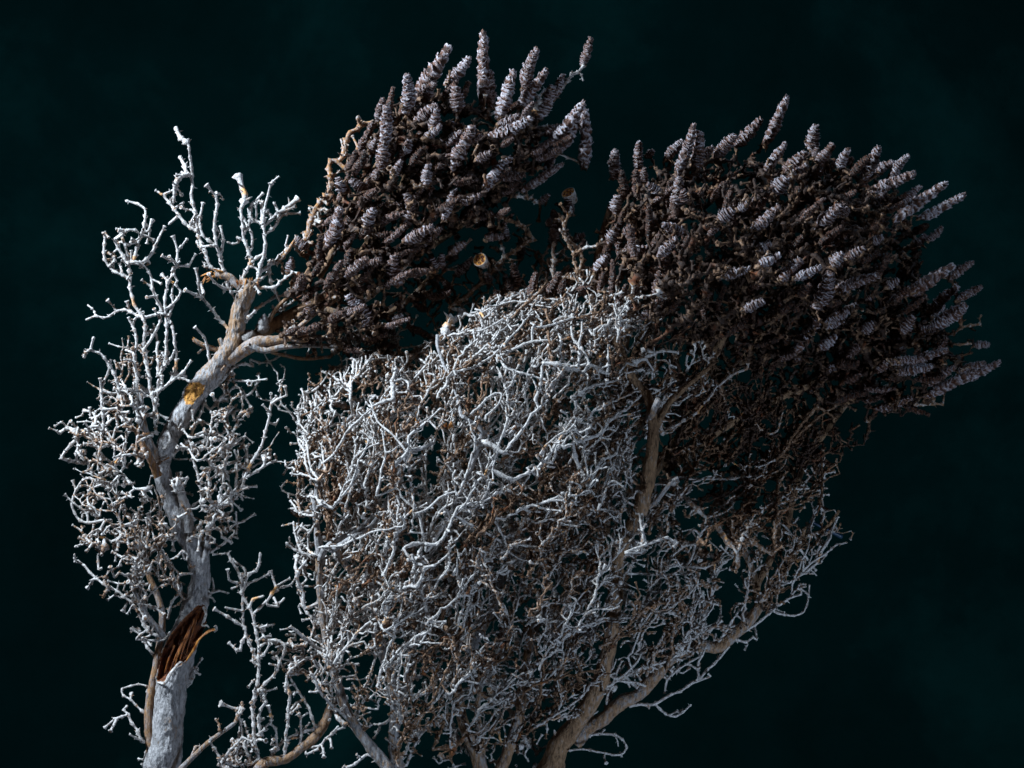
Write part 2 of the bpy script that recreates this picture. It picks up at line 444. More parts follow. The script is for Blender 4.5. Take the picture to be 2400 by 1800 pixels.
        if s.flag[tip] != 5:
            d = unit(tan[-1]); b = pos[-1]
            if rng.random() < trumpet:
                q = cupscale * rng.uniform(0.8, 1.25)
                off = np.array([1.0, 3.2, 4.4, 4.5, 3.0, 2.4]) * r * q
                rad = np.array([0.95, 1.2 * q, 1.95 * q, 1.6 * q, 0.8 * q, 0.02]) * r
                if rng.random() < .55: off[3:] = np.array([4.7, 4.9, 4.95]) * r * q; rad[3:] = np.array([1.7 * q, 1.0 * q, .02]) * r
                extra = b + d * off[:, None]; tt = np.repeat(d[None], 6, 0)
                pos = np.vstack([pos, extra]); tan = np.vstack([tan, tt]); rr = np.append(rr, rad)
                tone = np.append(tone, [tone[-1], tone[-1] - .05, tone[-1] - 0.1, tone[-1], tone[-1] + .25, tone[-1] + .35]); wood = np.append(wood, [0] * 6)
            else:
                off = np.array([1.2, 2.4, 3.0]) * r; rad = np.array([1.25, 0.95, 0.05]) * r
                pos = np.vstack([pos, b + d * off[:, None]]); tan = np.vstack([tan, np.repeat(d[None], 3, 0)]); rr = np.append(rr, rad)
                tone = np.append(tone, [tone[-1]] * 3); wood = np.append(wood, [0] * 3)
        tb.add(pos, tan, rr, np.clip(tone, 0, 1.2), np.clip(wood, 0, 1))
        # tiny leaf scars at the nodes
        for k in range(1, len(P)):
            if rng.random() < spikes:
                for _ in range(rng.integers(1, 3)):
                    a = unit(P[k] - P[k - 1]); q = rng.normal(0, 1, 3); q = unit(q - a * (q @ a)); d = unit(q + a * rng.uniform(-.3, .9))
                    L = R[k] * rng.uniform(1.5, 3.4); o = P[k] + q * R[k] * .5
                    sb.add(np.array([o, o + d * L * .6, o + d * L + a * rng.uniform(-1, 1)]), np.repeat(d[None], 3, 0), np.array([.55, .42, .08]) * R[k], s.tone[ch[k]] + rng.uniform(-.05, .25), 0)

def build_limb(root, limb, kind_mat=None, sides=20, dense=7.0, seed=1, carve=None, knobs=True, name=None, label=None, wrinkle=0.05):
    xyz, R, tone, nm, wood = limb
    L = np.concatenate([[0], np.cumsum(np.linalg.norm(np.diff(xyz, axis=0), axis=1))]); u0 = L / L[-1]
    q, u, ln = resample(xyz, dense); rr = np.interp(u, u0, R)
    tan = np.gradient(q, axis=0); t = unit(tan)
    q = np.vstack([q, q[-1] + t[-1] * rr[-1] * .12, q[-1] + t[-1] * rr[-1] * .18]); t = np.vstack([t, t[-1], t[-1]]); rr = np.append(rr, [rr[-1] * .8, .3])
    tb = Tubes(sides); tb.add(q, t, rr, tone, wood)
    V, F, tn, wd = tb.arrays(0.0)
    C = np.repeat(q, sides, 0); RR = np.repeat(rr, sides); out = unit(V - C)
    f = 2.2 / np.maximum(RR, 6)
    n = vnoise(V * f[:, None] * 0.35, seed) * 0.13 + vnoise(V * np.array([1, 1, .4]) * .14, seed + 5) * wrinkle + vnoise(V * np.array([1, 1, .3]) * .33, seed + 9) * wrinkle * .6
    V = V + out * (n * RR)[:, None]
    tn = tn + vnoise(V * 0.02, seed + 2) * 0.10 + vnoise(V * np.array([.09, .09, .03]), seed + 3) * 0.10 + vnoise(V * np.array([.3, .3, .08]), seed + 4) * 0.08
    if carve: V, tn, wd = carve(V, C, RR, out, tn, wd)
    me = make_mesh(name or nm, V, F, np.clip(tn, 0, 1.2), wd, kind_mat or M_TRUNK)
    o = link(name or nm, me, root)
    if label: o['label'] = label
    return o

def thing(name, label, cat, loc):
    o = bpy.data.objects.new(name, None); COL.objects.link(o); o.empty_display_size = 0.02
    o['label'] = label; o['category'] = cat
    return o
# ------------------------------------------------------------------ backdrop
bk = bpy.data.meshes.new("backdrop")
bk.from_pydata([(-3, 0.95, -2.2), (3, 0.95, -2.2), (3, 0.95, 2.2), (-3, 0.95, 2.2)], [], [(0, 1, 2, 3)]); bk.materials.append(M_BACK)
bo = bpy.data.objects.new("backdrop", bk); COL.objects.link(bo); bo['kind'] = 'structure'
bo['label'] = 'dark teal painted backdrop with faint mottling behind the shrub'

# ------------------------------------------------------------------ seed cones (shared meshes)
def cone_mesh(idx, nseg=12, Lc=100.0, W=17.0, stalk=True, flat=False):
    k = 22; rgn = np.random.default_rng(100 + idx)
    cs, rs, tn = [], [], []
    z = 0.0; seg = Lc / nseg * rgn.uniform(.6, 1.45, nseg); seg *= Lc / seg.sum()
    wob = np.cumsum(rgn.normal(0, 1.0, (nseg, 2)), 0); wob -= np.linspace(0, 1, nseg)[:, None] * wob[-1]
    def env(u):
        if flat: return 0.72 + 0.28 * min(1, u * 2)
        a = 0.42 + 0.58 * min(1, u / 0.22) ** 0.8 if u < .22 else 1.0
        return a * (1 - 0.50 * max(0, (u - .35) / .65) ** 1.7)
    bendv = rgn.normal(0, 1, 2); bendv = bendv / np.linalg.norm(bendv) * rgn.uniform(1, 6)
    for i in range(nseg):
        u0 = z / Lc; s = seg[i]; e = env(u0 + .5 * s / Lc) * W * rgn.uniform(.86, 1.10)
        for (f, m, t) in ((0.0, .86, .66), (.20, .90, .40), (.50, .97, .16), (.78, 1.02, .08), (.96, 1.085 * rgn.uniform(.95, 1.07), .0), (1.02, .93, .55)):
            uu = (z + f * s) / Lc
            cs.append((wob[i, 0] * 1.0 + bendv[0] * (uu - .5) ** 2 * 4, wob[i, 1] + bendv[1] * (uu - .5) ** 2 * 4, z + f * s)); rs.append(e * m); tn.append(t)
        z += s
    top = cs[-1]; rt = rs[-1]
    for (dz, m, t) in ((1.5, .85, .15), (3.0, .70, .1), (1.0, .45, .9), (2.2, .32, .3), (3.2, .02, .5)):
        cs.append((top[0], top[1], top[2] + dz)); rs.append(rt * m); tn.append(t)
    C = np.array(cs, float); R = np.array(rs); n = len(C)
    a = np.arange(k) * 2 * math.pi / k
    jit = rgn.normal(0, 1, (n, k)); jit = (jit + np.roll(jit, 1, 1) + np.roll(jit, -1, 1)) / 3
    lob = 1 + .045 * np.sin(a * 3 + rgn.uniform(0, 6)) + .03 * np.sin(a * 5 + rgn.uniform(0, 6))
    rad = R[:, None] * lob[None] * (1 + .11 * jit)
    zj = np.repeat(rgn.normal(0, 1, (n // 6 + 1, k)), 6, 0)[:n]; zj = (zj + np.roll(zj, 1, 1)) * 1.25
    tilt = np.repeat(rgn.normal(0, 2.1, (n // 6 + 1, 2)), 6, 0)[:n]
    V = np.stack([C[:, 0:1] + rad * np.cos(a), C[:, 1:2] + rad * np.sin(a), C[:, 2:3] + zj + tilt[:, :1] * np.cos(a) + tilt[:, 1:] * np.sin(a)], -1).reshape(-1, 3)
    nn = vnoise(V * .23, idx) * 1.1 + vnoise(V * .5, idx + 50) * .8
    Cr = np.repeat(C, k, 0); o = V - Cr; o[:, 2] = 0; V = V + unit(o) * nn[:, None] * 1.35
    T = np.clip(np.repeat(np.array(tn), k) + np.repeat(rgn.normal(0, .07, (n // 6 + 1)), 6 * k)[:n * k] + vnoise(V * .12, idx + 9) * .16, 0, 1)
    i = (np.arange(n - 1) * k)[:, None]; j = np.arange(k)[None]; j2 = (j + 1) % k
    F = np.stack([i + j, i + j2, i + k + j2, i + k + j], -1).reshape(-1, 4)
    # dried scales clinging to the rims
    VV, FF, TT = [V], [F], [T]; off = len(V)
    for q in range(26):
        ring = int(rgn.integers(1, nseg)) * 6 - 2; ang = int(rgn.integers(0, k)); b = V[ring * k + ang]
        o = unit(b - np.array([C[ring, 0], C[ring, 1], b[2]])); tt = np.array([-o[1], o[0], 0]); up = np.array([0, 0, 1.])
        s = rgn.uniform(1.6, 3.6); L = rgn.uniform(2.2, 4.6)
        p = [b - tt * s - o, b + tt * s - o, b + o * rgn.uniform(.6, 2.2) + up * L + tt * rgn.normal(0, .8), b + o * 1.6 + up * L * .3]
        VV.append(np.array(p)); FF.append(np.array([[off, off + 1, off + 3, off + 3], [off + 1, off + 2, off + 3, off + 3], [off + 2, off, off + 3, off + 3]])[:, :4]); TT.append(np.full(4, rgn.uniform(0, .5))); off += 4
    V = np.vstack(VV); T = np.concatenate(TT)
    quads = FF[0]; tris = np.vstack(FF[1:])[:, :3]
    me = bpy.data.meshes.new("seed_cone")
    me.from_pydata((V * S).tolist(), [], quads.tolist() + tris.tolist())
    me.polygons.foreach_set('use_smooth', np.ones(len(me.polygons), bool))
    at = me.attributes.new('tone', 'FLOAT', 'POINT'); at.data.foreach_set('value', T.astype(np.float32))
    me.materials.append(M_CONE); me.update()
    return me
CONES = [cone_mesh(i, nseg=[14, 15, 17, 13][i % 4]) for i in range(10)]
SMALL = [cone_mesh(30 + i, nseg=8, W=25.0) for i in range(6)]
def place_cone(root, b, t, wpx, darken=(0, .2), name='seed_cone', label=None):
    """b, t: base and tip (3-D); wpx: full width"""
    d = t - b; L = np.linalg.norm(d)
    pool = SMALL if L / wpx < 2.3 else CONES
    me = pool[int(rng.integers(len(pool)))]
    o = link(name, me, root)
    q = Vector(d / L).to_track_quat('Z', 'Y') @ Quaternion((0, 0, 1), rng.uniform(0, 6.28))
    o.color = (rng.uniform(*darken), 0, 0, 1)  # random darkening; fill cones get more, the heads' inner dimness put into colour
    o.rotation_mode = 'QUATERNION'; o.rotation_quaternion = q; o.location = Vector(b * S)
    w0 = 50.0 if pool is SMALL else 34.0
    o.scale = (wpx / w0, wpx / w0, L / 100.0)
    if label: o['label'] = label
    return o
def cut_disc(root, p, nrm, r, label):
    """a snapped-off hollow end: rim of bark, orange pith with seed chambers"""
    nrm = unit(np.asarray(nrm, float)); tb = Tubes(18)
    off = np.array([-r * 1.6, -r * .6, 0, r * .12, r * .12, r * .0, -r * .02]); rad = np.array([.75, .95, 1.0, 1.0, .88, .84, .02]) * r
    tb.add(p + nrm * off[:, None], np.repeat(nrm[None], 7, 0), rad, [.3, .25, .2, .1, .2, .05, .05], [0, 0, 0, .2, .7, 1, 1])
    me = tb.mesh('cut_end', M_WOOD, .05); o = link('cut_end', me, root); o['label'] = label
    me.materials[0] = M_TWIG
    u = unit(np.cross(nrm, [0, 0, 1.0])); v = np.cross(nrm, u); t2 = Tubes(7)
    for k in range(5):
        a = k * 1.257 + .3; c = p + (u * math.cos(a) + v * math.sin(a)) * r * .48
        off = np.array([0, .12, .16, .10, .0]) * r; rd = np.array([.26, .26, .2, .14, .02]) * r
        t2.add(c + nrm * off[:, None], np.repeat(nrm[None], 5, 0), rd, [.5, .3, .3, .8, 1], [1, 1, 1, .6, .3])
    m2 = t2.mesh('seed_chamber', M_WOOD, .1); c = link('seed_chamber', m2, o)
    return o
def splinters(root, p, axis, r, n, L, name='splinter', wood=1.0):
    for k in range(n):
        axis = unit(np.asarray(axis, float)); q = rng.normal(0, 1, 3); q = unit(q - axis * (q @ axis))
        b = p + q * r * rng.uniform(.3, .95) - axis * r * .3; l = L * rng.uniform(.5, 1.15); w_ = r * rng.uniform(.18, .42)
        d = unit(axis + q * rng.uniform(0, .4)); tb = Tubes(5)
        tb.add(b + d * (np.array([0, .35, .7, 1.0]) * l)[:, None], np.repeat(d[None], 4, 0), np.array([1, .95, .6, .05]) * w_, rng.uniform(0, .5), wood)
        V, F, tn, wd = tb.arrays(.3); me = make_mesh(name, V, F, tn, None, M_WOOD, smooth=False); link(name, me, root)

# ================================================================== LEFT BRANCH
left = thing('gnarled_branch', 'thick pale gnarled branch at the left, with a torn brown wound', 'branch', None)
left.location = Vector(P3(375, 1810, 0) * S)
LS = Plant('left')
trunk_pts = cr('B', [(500, 1760, 82), (512, 1659, 78), (532, 1560, 70), (545, 1450, 66), (553, 1350, 66), (562, 1280, 68), (578, 1200, 68), (606, 1110, 66), (646, 1010, 56), (664, 930, 50), (680, 850, 44), (676, 770, 47), (645, 700, 46), (604, 620, 45), (570, 540, 43), (541, 460, 40), (515, 380, 38), (520, 310, 38), (548, 230, 40), (595, 150, 44), (640, 70, 44)]) \
    + cr('A', [(838, 1610, 66), (895, 1535, 62), (960, 1460, 58), (1030, 1370, 56), (1070, 1270, 50), (1082, 1180, 46), (1112, 1080, 47), (1145, 1010, 50), (1160, 975, 48)])
LS.add_limb(trunk_pts, 0, 10, .12, 'trunk')
LS.add_limb(cr('A', [(1035, 1400, 44), (1120, 1350, 40), (1200, 1312, 36), (1290, 1298, 28), (1400, 1275, 24), (1500, 1232, 20), (1610, 1170, 17)]) + cr('X', [(740, 672, 6.5), (800, 640, 6), (880, 570, 5)]), 14, 60, .40, 'limb', .12)
LS.add_limb(cr('A', [(1160, 1330, 22), (1240, 1355, 17), (1330, 1335, 17), (1480, 1325, 15), (1640, 1330, 14)]) + cr('X', [(740, 735, 6), (800, 700, 5)]), 30, 40, .34, 'limb')
LS.add_limb(cr('A', [(1150, 1310, 40), (1220, 1250, 36), (1310, 1200, 38), (1420, 1140, 38), (1560, 1060, 30)]) + cr('X', [(740, 600, 10), (800, 520, 9), (860, 420, 8), (900, 330, 6)]), -30, -40, .55, 'limb')
LS.add_limb(cr('X', [(700, 640, 9), (780, 600, 8), (880, 560, 7), (980, 500, 6), (1080, 420, 5)]), -10, -30, .6, 'limb')
LS.add_limb(cr('X', [(700, 668, 8), (790, 690, 7), (880, 650, 6), (960, 560, 5)]), 10, 0, .5, 'limb')
LS.add_limb(cr('X', [(690, 600, 8), (730, 520, 7), (770, 430, 6), (830, 330, 5.5), (880, 250, 5)]), 0, 30, .55, 'limb')
LS.add_limb(cr('B', [(500, 1659, 18), (470, 1580, 22), (458, 1480, 20), (462, 1380, 19), (476, 1290, 17), (496, 1180, 16), (513, 1080, 15), (515, 990, 14), (490, 900, 14), (455, 820, 12), (430, 740, 10), (400, 640, 9), (370, 560, 8)]), 0, -20, .42, 'limb', .15)
LS.add_limb(cr('B', [(525, 1090, 14), (480, 1040, 14), (430, 970, 12), (400, 900, 10), (370, 820, 9)]), 25, 50, .25, 'limb')
LS.add_limb(cr('B', [(500, 335, 20), (478, 290, 20), (450, 220, 14), (430, 120, 11), (425, 30, 9)]), 20, 40, .3, 'limb')
LS.add_limb(cr('B', [(500, 400, 20), (468, 330, 17), (430, 260, 14), (402, 200, 10)]), 40, 60, .45, 'broken_stub', .3)
LS.add_limb(cr('B', [(695, 770, 16), (712, 700, 14), (716, 620, 12), (720, 550, 9)]), 20, 40, .25, 'limb')
LS.add_limb(cr('B', [(630, 640, 26), (625, 560, 24), (600, 480, 20), (590, 420, 14)]), 30, 40, .12, 'limb')
LS.add_limb(cr('K', [(1010, 400, 60), (930, 330, 55), (860, 270, 50), (760, 250, 45), (690, 235, 34)]), 10, 20, .35, 'broken_stub', .1)
LS.add_limb(cr('K', [(800, 1240, 40), (700, 1215, 38), (600, 1180, 34), (500, 1140, 30), (410, 1085, 28)]), 6, 20, .42, 'broken_stub', .2)
LS.add_limb(cr('K', [(830, 1200, 50), (780, 1140, 40), (740, 1070, 26)]), 14, 20, .4, 'broken_stub', 0)

for pts, d0, d1, tn in [([(1290, 1298, 16), (1400, 1240, 13), (1500, 1160, 12), (1620, 1060, 11), (1700, 960, 9)], 20, 60, .42), ([(1350, 1288, 13), (1450, 1300, 12), (1600, 1270, 11), (1800, 1180, 9), (1950, 1100, 8)], 34, 70, .36), ([(1240, 1230, 12), (1300, 1120, 11), (1400, 1020, 10), (1480, 900, 9), (1560, 760, 8)], -10, 30, .45), ([(1420, 1160, 18), (1560, 1120, 14), (1700, 1010, 12), (1900, 900, 10)], -10, 20, .5), ([(1200, 1335, 12), (1300, 1370, 11), (1450, 1400, 10), (1600, 1390, 9)], 20, 0, .5)]:
    LS.add_limb(cr('A', pts), d0, d1, tn, 'limb', .12)
polyL = cr('B', [(240, 20), (280, 180), (140, 300), (210, 400), (140, 520), (220, 620), (170, 720), (240, 860), (340, 930), (400, 1080), (480, 1180), (520, 1060), (600, 950), (640, 820), (700, 750), (800, 690), (830, 600), (800, 540), (860, 450), (830, 290), (810, 110), (680, 120), (600, 200), (540, 200), (480, 0)])
polyLU = cr('A', [(350, 880), (420, 720), (540, 700), (620, 700), (640, 900), (720, 960), (740, 1100), (740, 1350), (780, 1480), (680, 1659), (330, 1659), (400, 1450), (480, 1400), (500, 1150), (470, 980)])
frontL = lambda x, y: thickness(polyL, 105, x, y, 10)
TA = [  # traced twigs of the upper left, crop A
 ([(630, 1700), (600, 1560), (580, 1440), (565, 1330), (565, 1180), (510, 1110), (490, 1020), (480, 930), (475, 850), (460, 780), (440, 720)], 5.2),
 ([(480, 960), (430, 930), (370, 890), (345, 840), (340, 790), (345, 715)], 4.6), ([(470, 880), (430, 800), (405, 760), (410, 720), (440, 705)], 5),
 ([(500, 870), (520, 800), (545, 720), (570, 650), (575, 590), (550, 555), (485, 525)], 4.6), ([(570, 650), (600, 690), (580, 730)], 4), ([(480, 770), (540, 725), (510, 690), (430, 680)], 4),
 ([(540, 870), (590, 840), (620, 780), (665, 690)], 4.8), ([(565, 1180), (520, 1160), (470, 1130), (410, 1135), (370, 1170), (300, 1160), (255, 1180)], 3.8),
 ([(660, 1140), (610, 1020), (600, 940), (560, 880), (510, 860)], 4), ([(620, 1720), (650, 1500), (680, 1400), (690, 1250), (680, 1130), (690, 1000), (730, 920), (750, 870), (750, 800), (735, 750)], 4.5),
 ([(750, 895), (800, 890), (840, 840)], 4), ([(755, 790), (790, 750)], 3.5), ([(740, 870), (715, 845)], 3.5), ([(680, 1130), (740, 1080), (765, 1020), (740, 985)], 4), ([(700, 1200), (720, 1100), (720, 1000)], 3.5),
 ([(440, 1720), (400, 1500), (370, 1430), (320, 1370), (270, 1350), (280, 1300)], 4.8), ([(335, 1680), (330, 1570), (360, 1480), (370, 1430)], 4), ([(560, 1350), (620, 1270), (650, 1200), (660, 1130), (610, 1010)], 4),
 ([(620, 1590), (700, 1540), (770, 1480), (810, 1430)], 4), ([(640, 1480), (700, 1420), (730, 1360)], 4), ([(700, 1540), (740, 1440), (740, 1330), (720, 1220)], 4.4), ([(530, 1700), (520, 1500), (510, 1400), (520, 1280), (490, 1190)], 4.6),
 ([(510, 1360), (470, 1355)], 4), ([(640, 1500), (640, 1380), (630, 1280), (620, 1220)], 4.4), ([(450, 1580), (500, 1600), (510, 1550)], 3.6), ([(330, 1570), (370, 1590), (440, 1590)], 3.6),
 # candelabra on the left stub
 ([(1040, 1015), (1010, 930), (930, 885), (890, 780), (860, 700), (850, 620), (835, 540), (825, 470), (830, 400)], 5.2), ([(830, 400), (810, 370), (760, 395), (735, 440)], 8.5), ([(735, 440), (730, 530), (720, 545)], 4),
 ([(830, 385), (820, 290), (815, 230)], 4.2), ([(815, 240), (795, 190), (760, 170), (745, 140)], 7.5), ([(800, 360), (770, 300)], 5.5), ([(860, 690), (780, 640), (735, 570), (690, 520), (680, 480), (710, 475)], 4.6),
 ([(740, 560), (770, 540)], 5), ([(760, 610), (715, 640)], 5), ([(1000, 910), (985, 840), (960, 740), (955, 660), (965, 580), (965, 500), (935, 465)], 4.6), ([(955, 775), (900, 720), (870, 660), (885, 560)], 4),
 ([(990, 850), (1000, 760), (990, 690)], 4.5), ([(965, 500), (970, 480)], 4), ([(855, 620), (850, 640)], 9), ([(1045, 1020), (990, 1000), (950, 965), (935, 945)], 4),
 # stub top group
 ([(1090, 1000), (1110, 950), (1160, 860), (1230, 810), (1240, 730), (1220, 650), (1215, 570)], 4.8), ([(1160, 840), (1120, 730), (1110, 640), (1100, 570)], 4.6), ([(1100, 570), (1112, 530), (1120, 490), (1110, 440)], 9), ([(1150, 820), (1160, 760), (1150, 680), (1100, 590)], 4),
 ([(1220, 660), (1240, 540), (1262, 450)], 4), ([(1262, 450), (1275, 425)], 8.5), ([(1220, 660), (1280, 620), (1310, 590)], 5), ([(1310, 595), (1345, 575), (1375, 550)], 9.5), ([(1250, 710), (1300, 650), (1330, 600), (1400, 590)], 5), ([(1220, 650), (1160, 620), (1150, 560), (1200, 500)], 4.4), ([(1130, 750), (1080, 730)], 4.5),
 ([(1190, 970), (1215, 870), (1235, 780)], 6.5), ([(1200, 920), (1270, 880), (1330, 820), (1395, 765)], 4.8), ([(1130, 1190), (1180, 1130), (1260, 1080), (1345, 1045)], 4.5), ([(1195, 1010), (1280, 1000), (1340, 960), (1390, 920)], 4.6),
 ([(1262, 870), (1262, 960), (1300, 1050), (1330, 1110)], 5), ([(1210, 1285), (1230, 1190), (1310, 1130), (1385, 1095)], 5), ([(1065, 1262), (990, 1190), (940, 1120), (890, 1070), (865, 1000), (858, 930)], 4.8), ([(890, 1070), (855, 1050), (818, 1028)], 5), ([(895, 1060), (885, 1005)], 5.5),
 ([(940, 1475), (920, 1370), (900, 1290), (865, 1245)], 4.6), ([(930, 1565), (1020, 1500), (1070, 1440), (1120, 1430), (1165, 1440)], 5.5), ([(925, 1680), (1020, 1600), (1060, 1555), (1100, 1565)], 3.8), ([(1020, 1620), (1080, 1612), (1150, 1600), (1180, 1545)], 3.8), ([(1060, 1510), (1130, 1525), (1235, 1515)], 3.6), ([(1150, 1405), (1220, 1420), (1290, 1400), (1340, 1370)], 3.6),
 ([(1285, 1300), (1330, 1270), (1390, 1225)], 4.6), ([(1500, 1232), (1560, 1222), (1600, 1215)], 3.4), ([(1190, 1120), (1160, 1160)], 4.2),
]
for pts, r in TA: LS.add_twig(cr('A', pts), r * .88, .12, drift=35)
TB = [  # crop B
 ([(450, 1550), (380, 1520)], 3.6), ([(450, 1440), (400, 1380), (360, 1350), (340, 1320), (400, 1300), (450, 1305)], 3.2), ([(425, 1530), (390, 1470), (360, 1420), (325, 1450), (290, 1450), (285, 1470)], 4), ([(360, 1430), (350, 1400), (365, 1395)], 4), ([(320, 1450), (300, 1480)], 4.5),
 ([(525, 1100), (450, 1060), (400, 960), (340, 910), (280, 870), (220, 830), (180, 780), (152, 768)], 4.6), ([(215, 850), (195, 875)], 4), ([(500, 1190), (450, 1130), (420, 1080), (390, 1062)], 4.6), ([(450, 1060), (400, 1100), (470, 1105), (525, 1108)], 3.4),
 ([(300, 680), (230, 650), (190, 680), (150, 700)], 4), ([(270, 590), (180, 600), (140, 560), (130, 500), (160, 430), (200, 405)], 4), ([(190, 560), (110, 495)], 3.6), ([(300, 450), (220, 380), (180, 330), (150, 288)], 4),
 ([(180, 340), (120, 330), (85, 325), (100, 290)], 5.5), ([(100, 290), (150, 230), (190, 215), (230, 260)], 5.5), ([(150, 235), (120, 190), (75, 212)], 6.5), ([(190, 210), (150, 200), (120, 190)], 6), ([(300, 350), (240, 290), (200, 200), (185, 170)], 4),
 ([(225, 175), (230, 130), (180, 115)], 5), ([(260, 210), (262, 100), (248, 0)], 4.4), ([(720, 560), (800, 500), (860, 440), (890, 360), (940, 280), (970, 180), (990, 90), (1050, 50)], 4.6), ([(970, 165), (1010, 175), (1018, 160)], 3.4),
 ([(870, 405), (930, 370), (990, 335)], 4.2), ([(960, 325), (958, 315)], 7), ([(830, 480), (840, 380), (830, 290)], 4), ([(880, 370), (885, 290)], 4), ([(700, 740), (780, 690), (830, 640)], 4), ([(780, 560), (840, 600), (900, 572)], 4), ([(840, 600), (835, 560)], 3.6),
 ([(560, 300), (620, 250), (660, 170), (700, 80)], 5), ([(611, 270), (700, 240), (760, 160), (830, 95)], 4.4), ([(690, 540), (680, 450), (650, 300), (640, 250)], 4.4), ([(760, 520), (790, 350), (780, 260)], 4), ([(700, 250), (790, 200), (800, 140)], 4),
 ([(715, 920), (740, 880), (735, 850)], 4), ([(725, 905), (760, 895), (795, 900)], 4), ([(590, 440), (620, 430), (625, 410), (600, 410)], 3.6), ([(620, 1240), (650, 1250), (665, 1220), (675, 1200)], 3.6), ([(460, 1560), (440, 1620), (420, 1620)], 3.2),
 ([(560, 640), (600, 560), (690, 500)], 4), ([(610, 700), (560, 640), (500, 560)], 4), ([(600, 900), (560, 820), (520, 720)], 4.2), ([(540, 1010), (560, 940), (600, 880)], 4),
]
for pts, r in TB: LS.add_twig(cr('B', pts), r * .85, .12, drift=45)
LS.add_twig(cr('C', [(1885, 1500), (1860, 1400), (1870, 1280)]), 4, .3) if False else None
# pale peeling twigs down the left edge of the cone head
for pts, r in [([(190, 1420), (215, 1300), (250, 1200), (300, 1140), (340, 1080)], 7.5), ([(340, 1010), (335, 940), (370, 890), (400, 905)], 6.5), ([(430, 870), (440, 790), (460, 740), (540, 680), (620, 660)], 6), ([(540, 680), (530, 640)], 7), ([(450, 960), (450, 930), (480, 900)], 7), ([(0, 1560), (60, 1490), (110, 1430)], 5), ([(490, 890), (540, 820), (600, 760)], 5), ([(530, 820), (500, 770)], 4)]:
    LS.add_twig(cr('C', pts), r, .36, drift=20, wood=.3)

polyLC = cr('X', [(640, 560), (680, 500), (715, 420), (735, 360), (790, 300), (825, 250), (870, 200), (930, 190), (1000, 225), (1060, 250), (1150, 250), (1190, 300), (1190, 350), (1140, 390), (1100, 430), (1120, 480), (1080, 520), (1010, 545), (960, 580), (960, 640), (900, 690), (850, 760), (760, 770), (700, 750), (620, 745), (570, 735), (640, 690), (625, 640)])
frontLC = lambda x, y: thickness(polyLC, 120, x, y, 14)
def sample(poly, n, T, dens=None, sheet=.5, back=.75, base=14):
    xs = [p[0] for p in poly]; ys = [p[1] for p in poly]; out = []
    while len(out) < n:
        x = rng.uniform(min(xs), max(xs), 4000); y = rng.uniform(min(ys), max(ys), 4000)
        k = inside(poly, x, y)
        if dens is not None: k &= rng.random(4000) < dens(x, y)
        x, y = x[k], y[k]; t = thickness(poly, T, x, y, base); tb_ = thickness(poly, T, x, y, base, False)
        u = rng.random(len(x)); d = np.where(rng.random(len(x)) < sheet, t * (.68 + .3 * u), -back * tb_ + (t + back * tb_) * u)
        kk = (DCAM - d) / DCAM
        out += list(np.stack([(x - 1200) * kk, -d, (900 - y) * kk], 1))
    return np.array(out[:n])
def tone_left(xs, ys, p): return np.where(inside(polyLC, xs, ys) & (xs > 655), rng.uniform(.66, 1.15, len(xs)), rng.uniform(.05, .38, len(xs)))
notC = lambda A: ~inside(polyLC, *to2(A))
densL = lambda x, y: np.where((x > 330) & (x < 420) & (y > 1000), .35, 1.0) * np.where(np.abs(x - np.interp(y, [900, 1100, 1250, 1350, 1450, 1550], [440, 385, 410, 470, 455, 400])) < 32, .22, 1.0)
angL = lambda x, y: (112 if x < np.interp(y, [900, 1100, 1250, 1350, 1450, 1550], [440, 385, 410, 470, 455, 400]) else 62) + 18 * math.sin(x * .021 + y * .017)
tpal = lambda xs, ys, p: rng.uniform(.05, .38, len(xs))
LS.strands(46, polyL, 100, frontL, angL, (5, 10), 14, densL, (.2, 1.05), tpal, .3, 9, 10)
LS.colonize(sample(polyL, 400, 100, densL), 16, 110, 16, (-.05, 0, .25), .28, tone_left)
LS.colonize(sample(polyLU, 70, 45), 17, 100, 19, (0, 0, .3), .25, tone_left)

